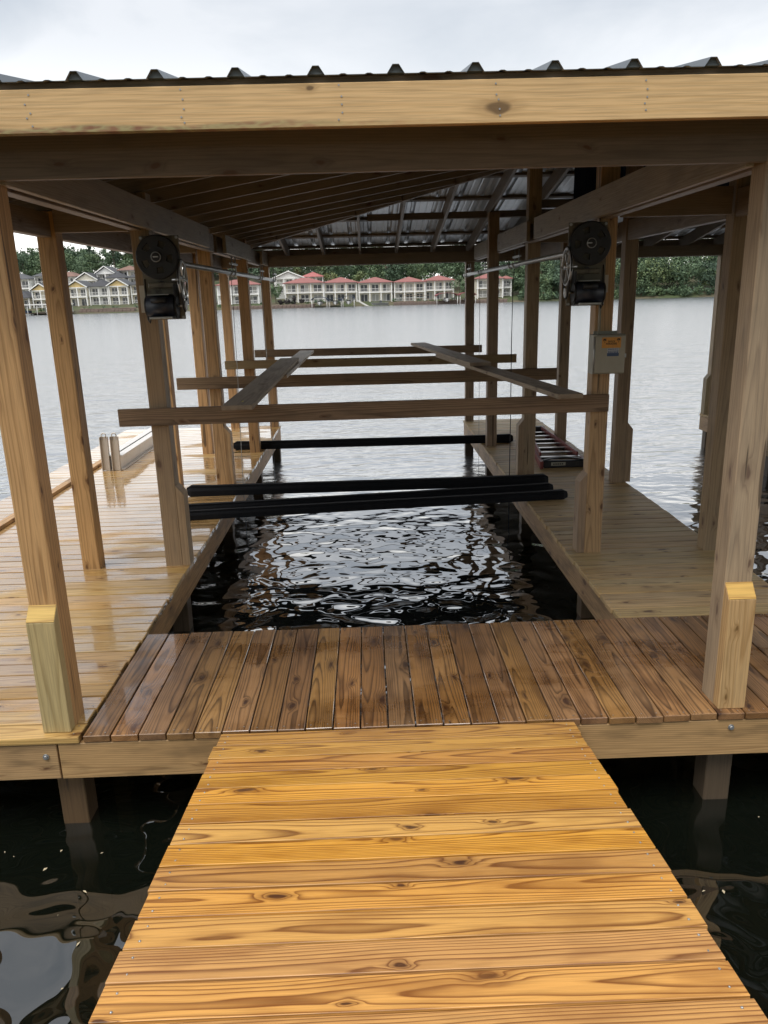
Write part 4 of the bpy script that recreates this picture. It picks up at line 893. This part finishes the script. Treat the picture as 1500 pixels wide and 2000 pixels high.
# boat docks and things at the water's edge over there
fm = {'blue': plain('navy_canvas', (0.035, 0.05, 0.085), 0.7, nscale=2), 'redc': plain('red_canvas', (0.20, 0.05, 0.055), 0.7, nscale=2), 'hull': plain('white_hull', (0.65, 0.65, 0.64), 0.35, nscale=2), 'stone': plain('seawall_stone', (0.20, 0.15, 0.125), 0.9, nscale=1.5, var=0.3, dirt=0.4),
      'plank': plain('grey_dock_planks', (0.26, 0.20, 0.15), 0.85, nscale=3), 'bluep': plain('blue_plastic', (0.03, 0.10, 0.30), 0.5, nscale=3)}
def canopy_lift(label, x, y, w, d, h, m, boat=True, name='boat_lift'):
    t = thing(name, label, 'boat lift', (x, y, WZ))
    n = 10; pr = [(-w/2+w*i/n, 0.55*math.sin(math.pi*i/n)**0.7) for i in range(n+1)]
    link('canopy', prism_mesh(pr+[(a, b-0.10 if 0 < i < n else b-0.35) for i, (a, b) in list(enumerate(pr))[::-1]], d), T(x, y+d/2, WZ+h), t, fm[m])
    for sx in (-1, 1):
        for yy in (y+0.3, y+d-0.3): cyl('post', (x+sx*(w/2-0.15), yy, WZ-1.0), (x+sx*(w/2-0.15), yy, WZ+h-0.1), 0.07, hm['trim'], t, 8)
    if boat:
        b = thing('motor_boat', 'white motor boat under the '+label.split(' on ')[0], 'boat', (x, y, WZ))
        L_ = d*0.9; sec = [(-0.5, 0.25, 0.95), (-0.3, 0.8, 0.9), (0.1, 0.95, 0.85), (0.5, 0.9, 0.85)]
        v = []; f = []
        for s, hw, hh in sec: v += [(s*L_, -hw, hh), (s*L_, -hw*0.7, 0.3), (s*L_, 0, 0.05), (s*L_, hw*0.7, 0.3), (s*L_, hw, hh)]
        for i in range(3):
            for k in range(4): f.append((i*5+k, i*5+k+1, (i+1)*5+k+1, (i+1)*5+k))
        f += [(4, 3, 2, 1, 0), (15, 16, 17, 18, 19)]+[(i*5, (i+1)*5, (i+1)*5+4, i*5+4) for i in range(3)]
        link('hull', mesh_from('hull', v, f), T(x, y+d/2, WZ+0.55) @ Matrix.Rotation(math.pi/2, 4, 'Z'), b, fm['hull'])
        block('windscreen', (x-0.6, y+d*0.45, WZ+1.38), (x+0.6, y+d*0.45+0.06, WZ+1.75), hm['glass'], b, 0)
    return t
canopy_lift('left blue boat canopy on the far shore below the red roofs', -12.6, 218.5, 4.4, 6, 2.3, 'blue')
canopy_lift('middle blue boat canopy on the far shore, lower than its neighbours', -8.3, 219.5, 3.6, 6, 1.9, 'blue')
canopy_lift('right blue boat canopy on the far shore below the red roofs', -4.6, 218.5, 3.4, 6, 2.4, 'blue')
canopy_lift('broad red boat canopy on the far shore', 22.6, 219, 6.0, 6, 2.5, 'redc')
canopy_lift('second red boat canopy on the far shore, right of the broad one', 28.4, 219.5, 4.6, 6, 2.5, 'redc')
t = thing('small_boat', 'small white boat moored below the middle red-roofed house', 'boat', (4.0, 219, WZ))
link('hull', mesh_from('hull', [(-2.6, -.3, .7), (-2.6, .3, .7), (-2.0, 0, .1), (-1.2, -.85, .65), (-1.2, .85, .65), (-1, 0, -.1), (2.4, -.85, .6), (2.4, .85, .6), (2.4, 0, -.1)], [(0, 3, 5, 2), (1, 2, 5, 4), (3, 6, 8, 5), (4, 5, 8, 7), (0, 1, 4, 3), (3, 4, 7, 6), (6, 7, 8), (0, 2, 1)]), T(4, 219, WZ+0.25), t, fm['hull'])
block('console', (3.9, 218.7, WZ+0.9), (4.6, 219.3, WZ+1.45), hm['glass'], t, 0.03)
t = thing('timber_deck', 'timber deck on posts over the bank below the red-roofed row', 'deck', (14.2, 225, 0))
for i in range(12): block('deck_board', (10.6, 223.4+i*0.3, 1.0), (18.0, 223.4+i*0.3+0.28, 1.06), fm['plank'], t, 0)
for i in range(5): cyl('post', (10.9+i*1.7, 223.5, -1.5), (10.9+i*1.7, 223.5, 1.0), 0.09, fm['plank'], t, 8)
block('rail', (10.6, 223.4, 1.85), (18.0, 223.5, 1.95), fm['plank'], t, 0)
t = thing('stairs', 'grey steps running down from the timber deck to the water', 'stairs', (19.5, 223, 0))
for i in range(8): block('step', (18.2+i*0.38, 222.6, 0.95-i*0.19), (18.65+i*0.38, 224.0, 1.03-i*0.19), fm['plank'], t, 0)
t = thing('boat_ramp', 'pale sloping ramp beside the small white boat', 'ramp', (-0.6, 222, 0)); lumber('slab', (-2.2, 223.5, 1.0), (0.8, 221.5, -0.7), 1.3, 0.12, hm['curtain'], t)
t = thing('covered_dock', 'long white flat-roofed boat dock on the far left shore', 'dock', (-87, 220, WZ))
block('roof', (-97, 217, 2.05), (-81.0, 223, 2.32), hm['white'], t, 0.02)
for i in range(7):
    for y in (217.3, 222.7): cyl('post', (-96.6+i*2.55, y, -1.5), (-96.6+i*2.55, y, 2.05), 0.08, hm['trim'], t, 8)
block('deck', (-97, 220.5, -0.25), (-81, 222.8, -0.05), fm['plank'], t, 0)
b = thing('pontoon_boat', 'dark pontoon boat moored under the white flat-roofed dock', 'boat', (-93.5, 219, WZ))
for yy in (218.2, 219.6): cyl('pontoon', (-96, yy, WZ+0.15), (-91, yy, WZ+0.15), 0.32, M['galv'], b, 10)
block('deck', (-96, 217.9, WZ+0.45), (-91, 219.9, WZ+0.6), fm['plank'], b, 0); block('fence', (-95.8, 218.0, WZ+0.6), (-91.4, 219.8, WZ+1.3), fm['blue'], b, 0.05)
t = thing('water_slide', 'blue plastic water slide standing by the left shore', 'slide', (-82.0, 219, WZ))
link('chute', tube_mesh([(-82.6, 218.4, 1.9), (-82.2, 218.4, 1.6), (-81.6, 218.4, 0.7), (-80.8, 218.4, 0.0), (-80.2, 218.4, -0.2)], 0.36, 10), None, t, fm['bluep'])
for xx in (-82.5, -81.8): cyl('leg', (xx, 218.5, -1.2), (xx, 218.5, 1.5), 0.12, fm['bluep'], t, 8)
link('top_cap', tube_mesh([(-82.6, 218.4, 1.8), (-82.6, 218.4, 2.3)], 0.4, 10), None, t, hm['white'])
def seawall(label, x0, x1, y, h):
    t = thing('seawall', label, 'wall', ((x0+x1)/2, y, 0)); n = int((x1-x0)/1.1)
    for r in range(2):
        for i in range(n):
            w = (x1-x0)/n; a = x0+i*w+(0.25 if r else -0.1)
            block('stone', (a, y+random.uniform(-.08, .08)+0.25*r, -1.0 if r == 0 else h*0.5-0.02), (a+w-0.06, y+0.9, h*0.5+random.uniform(-.05, .02) if r == 0 else h+random.uniform(-.08, .08)), fm['stone'], t, 0.06)
seawall('brown stone seawall below the yellow gabled houses', -79.5, -64, 222.3, 0.75)
seawall('low dark stone seawall below the leftmost red-roofed houses', -40, -14, 222.6, 0.35)
seawall('low stone seawall below the right red-roofed houses', 8, 40, 222.6, 0.35)
for i, (x, r, lab) in enumerate(((-24.0, 1.0, 'leftmost dark round bush before the red-roofed row'), (-22.2, 1.2, 'second dark round bush before the red-roofed row'), (-20.2, 1.35, 'third and largest dark round bush before the red-roofed row'), (-18.2, 1.0, 'rightmost dark round bush before the red-roofed row'))):
    t = thing('bush', lab, 'bush', (x, 226, shore_z(x, 226)))
    link('foliage', leaf_cloud([(0, 0, r*0.75, r, r*0.8, 500, 0.0)], 0.28), T(x, 226, shore_z(x, 226)), t, M['darkleaf'] if 'darkleaf' in M else M.setdefault('darkleaf', leafmat('purple_brown_foliage', [(0.035, 0.028, 0.028), (0.06, 0.045, 0.04)])))
    cyl('stem', (x, 226, shore_z(x, 226)-0.2), (x, 226, shore_z(x, 226)+r*0.6), 0.06, M['bark'], t, 6)
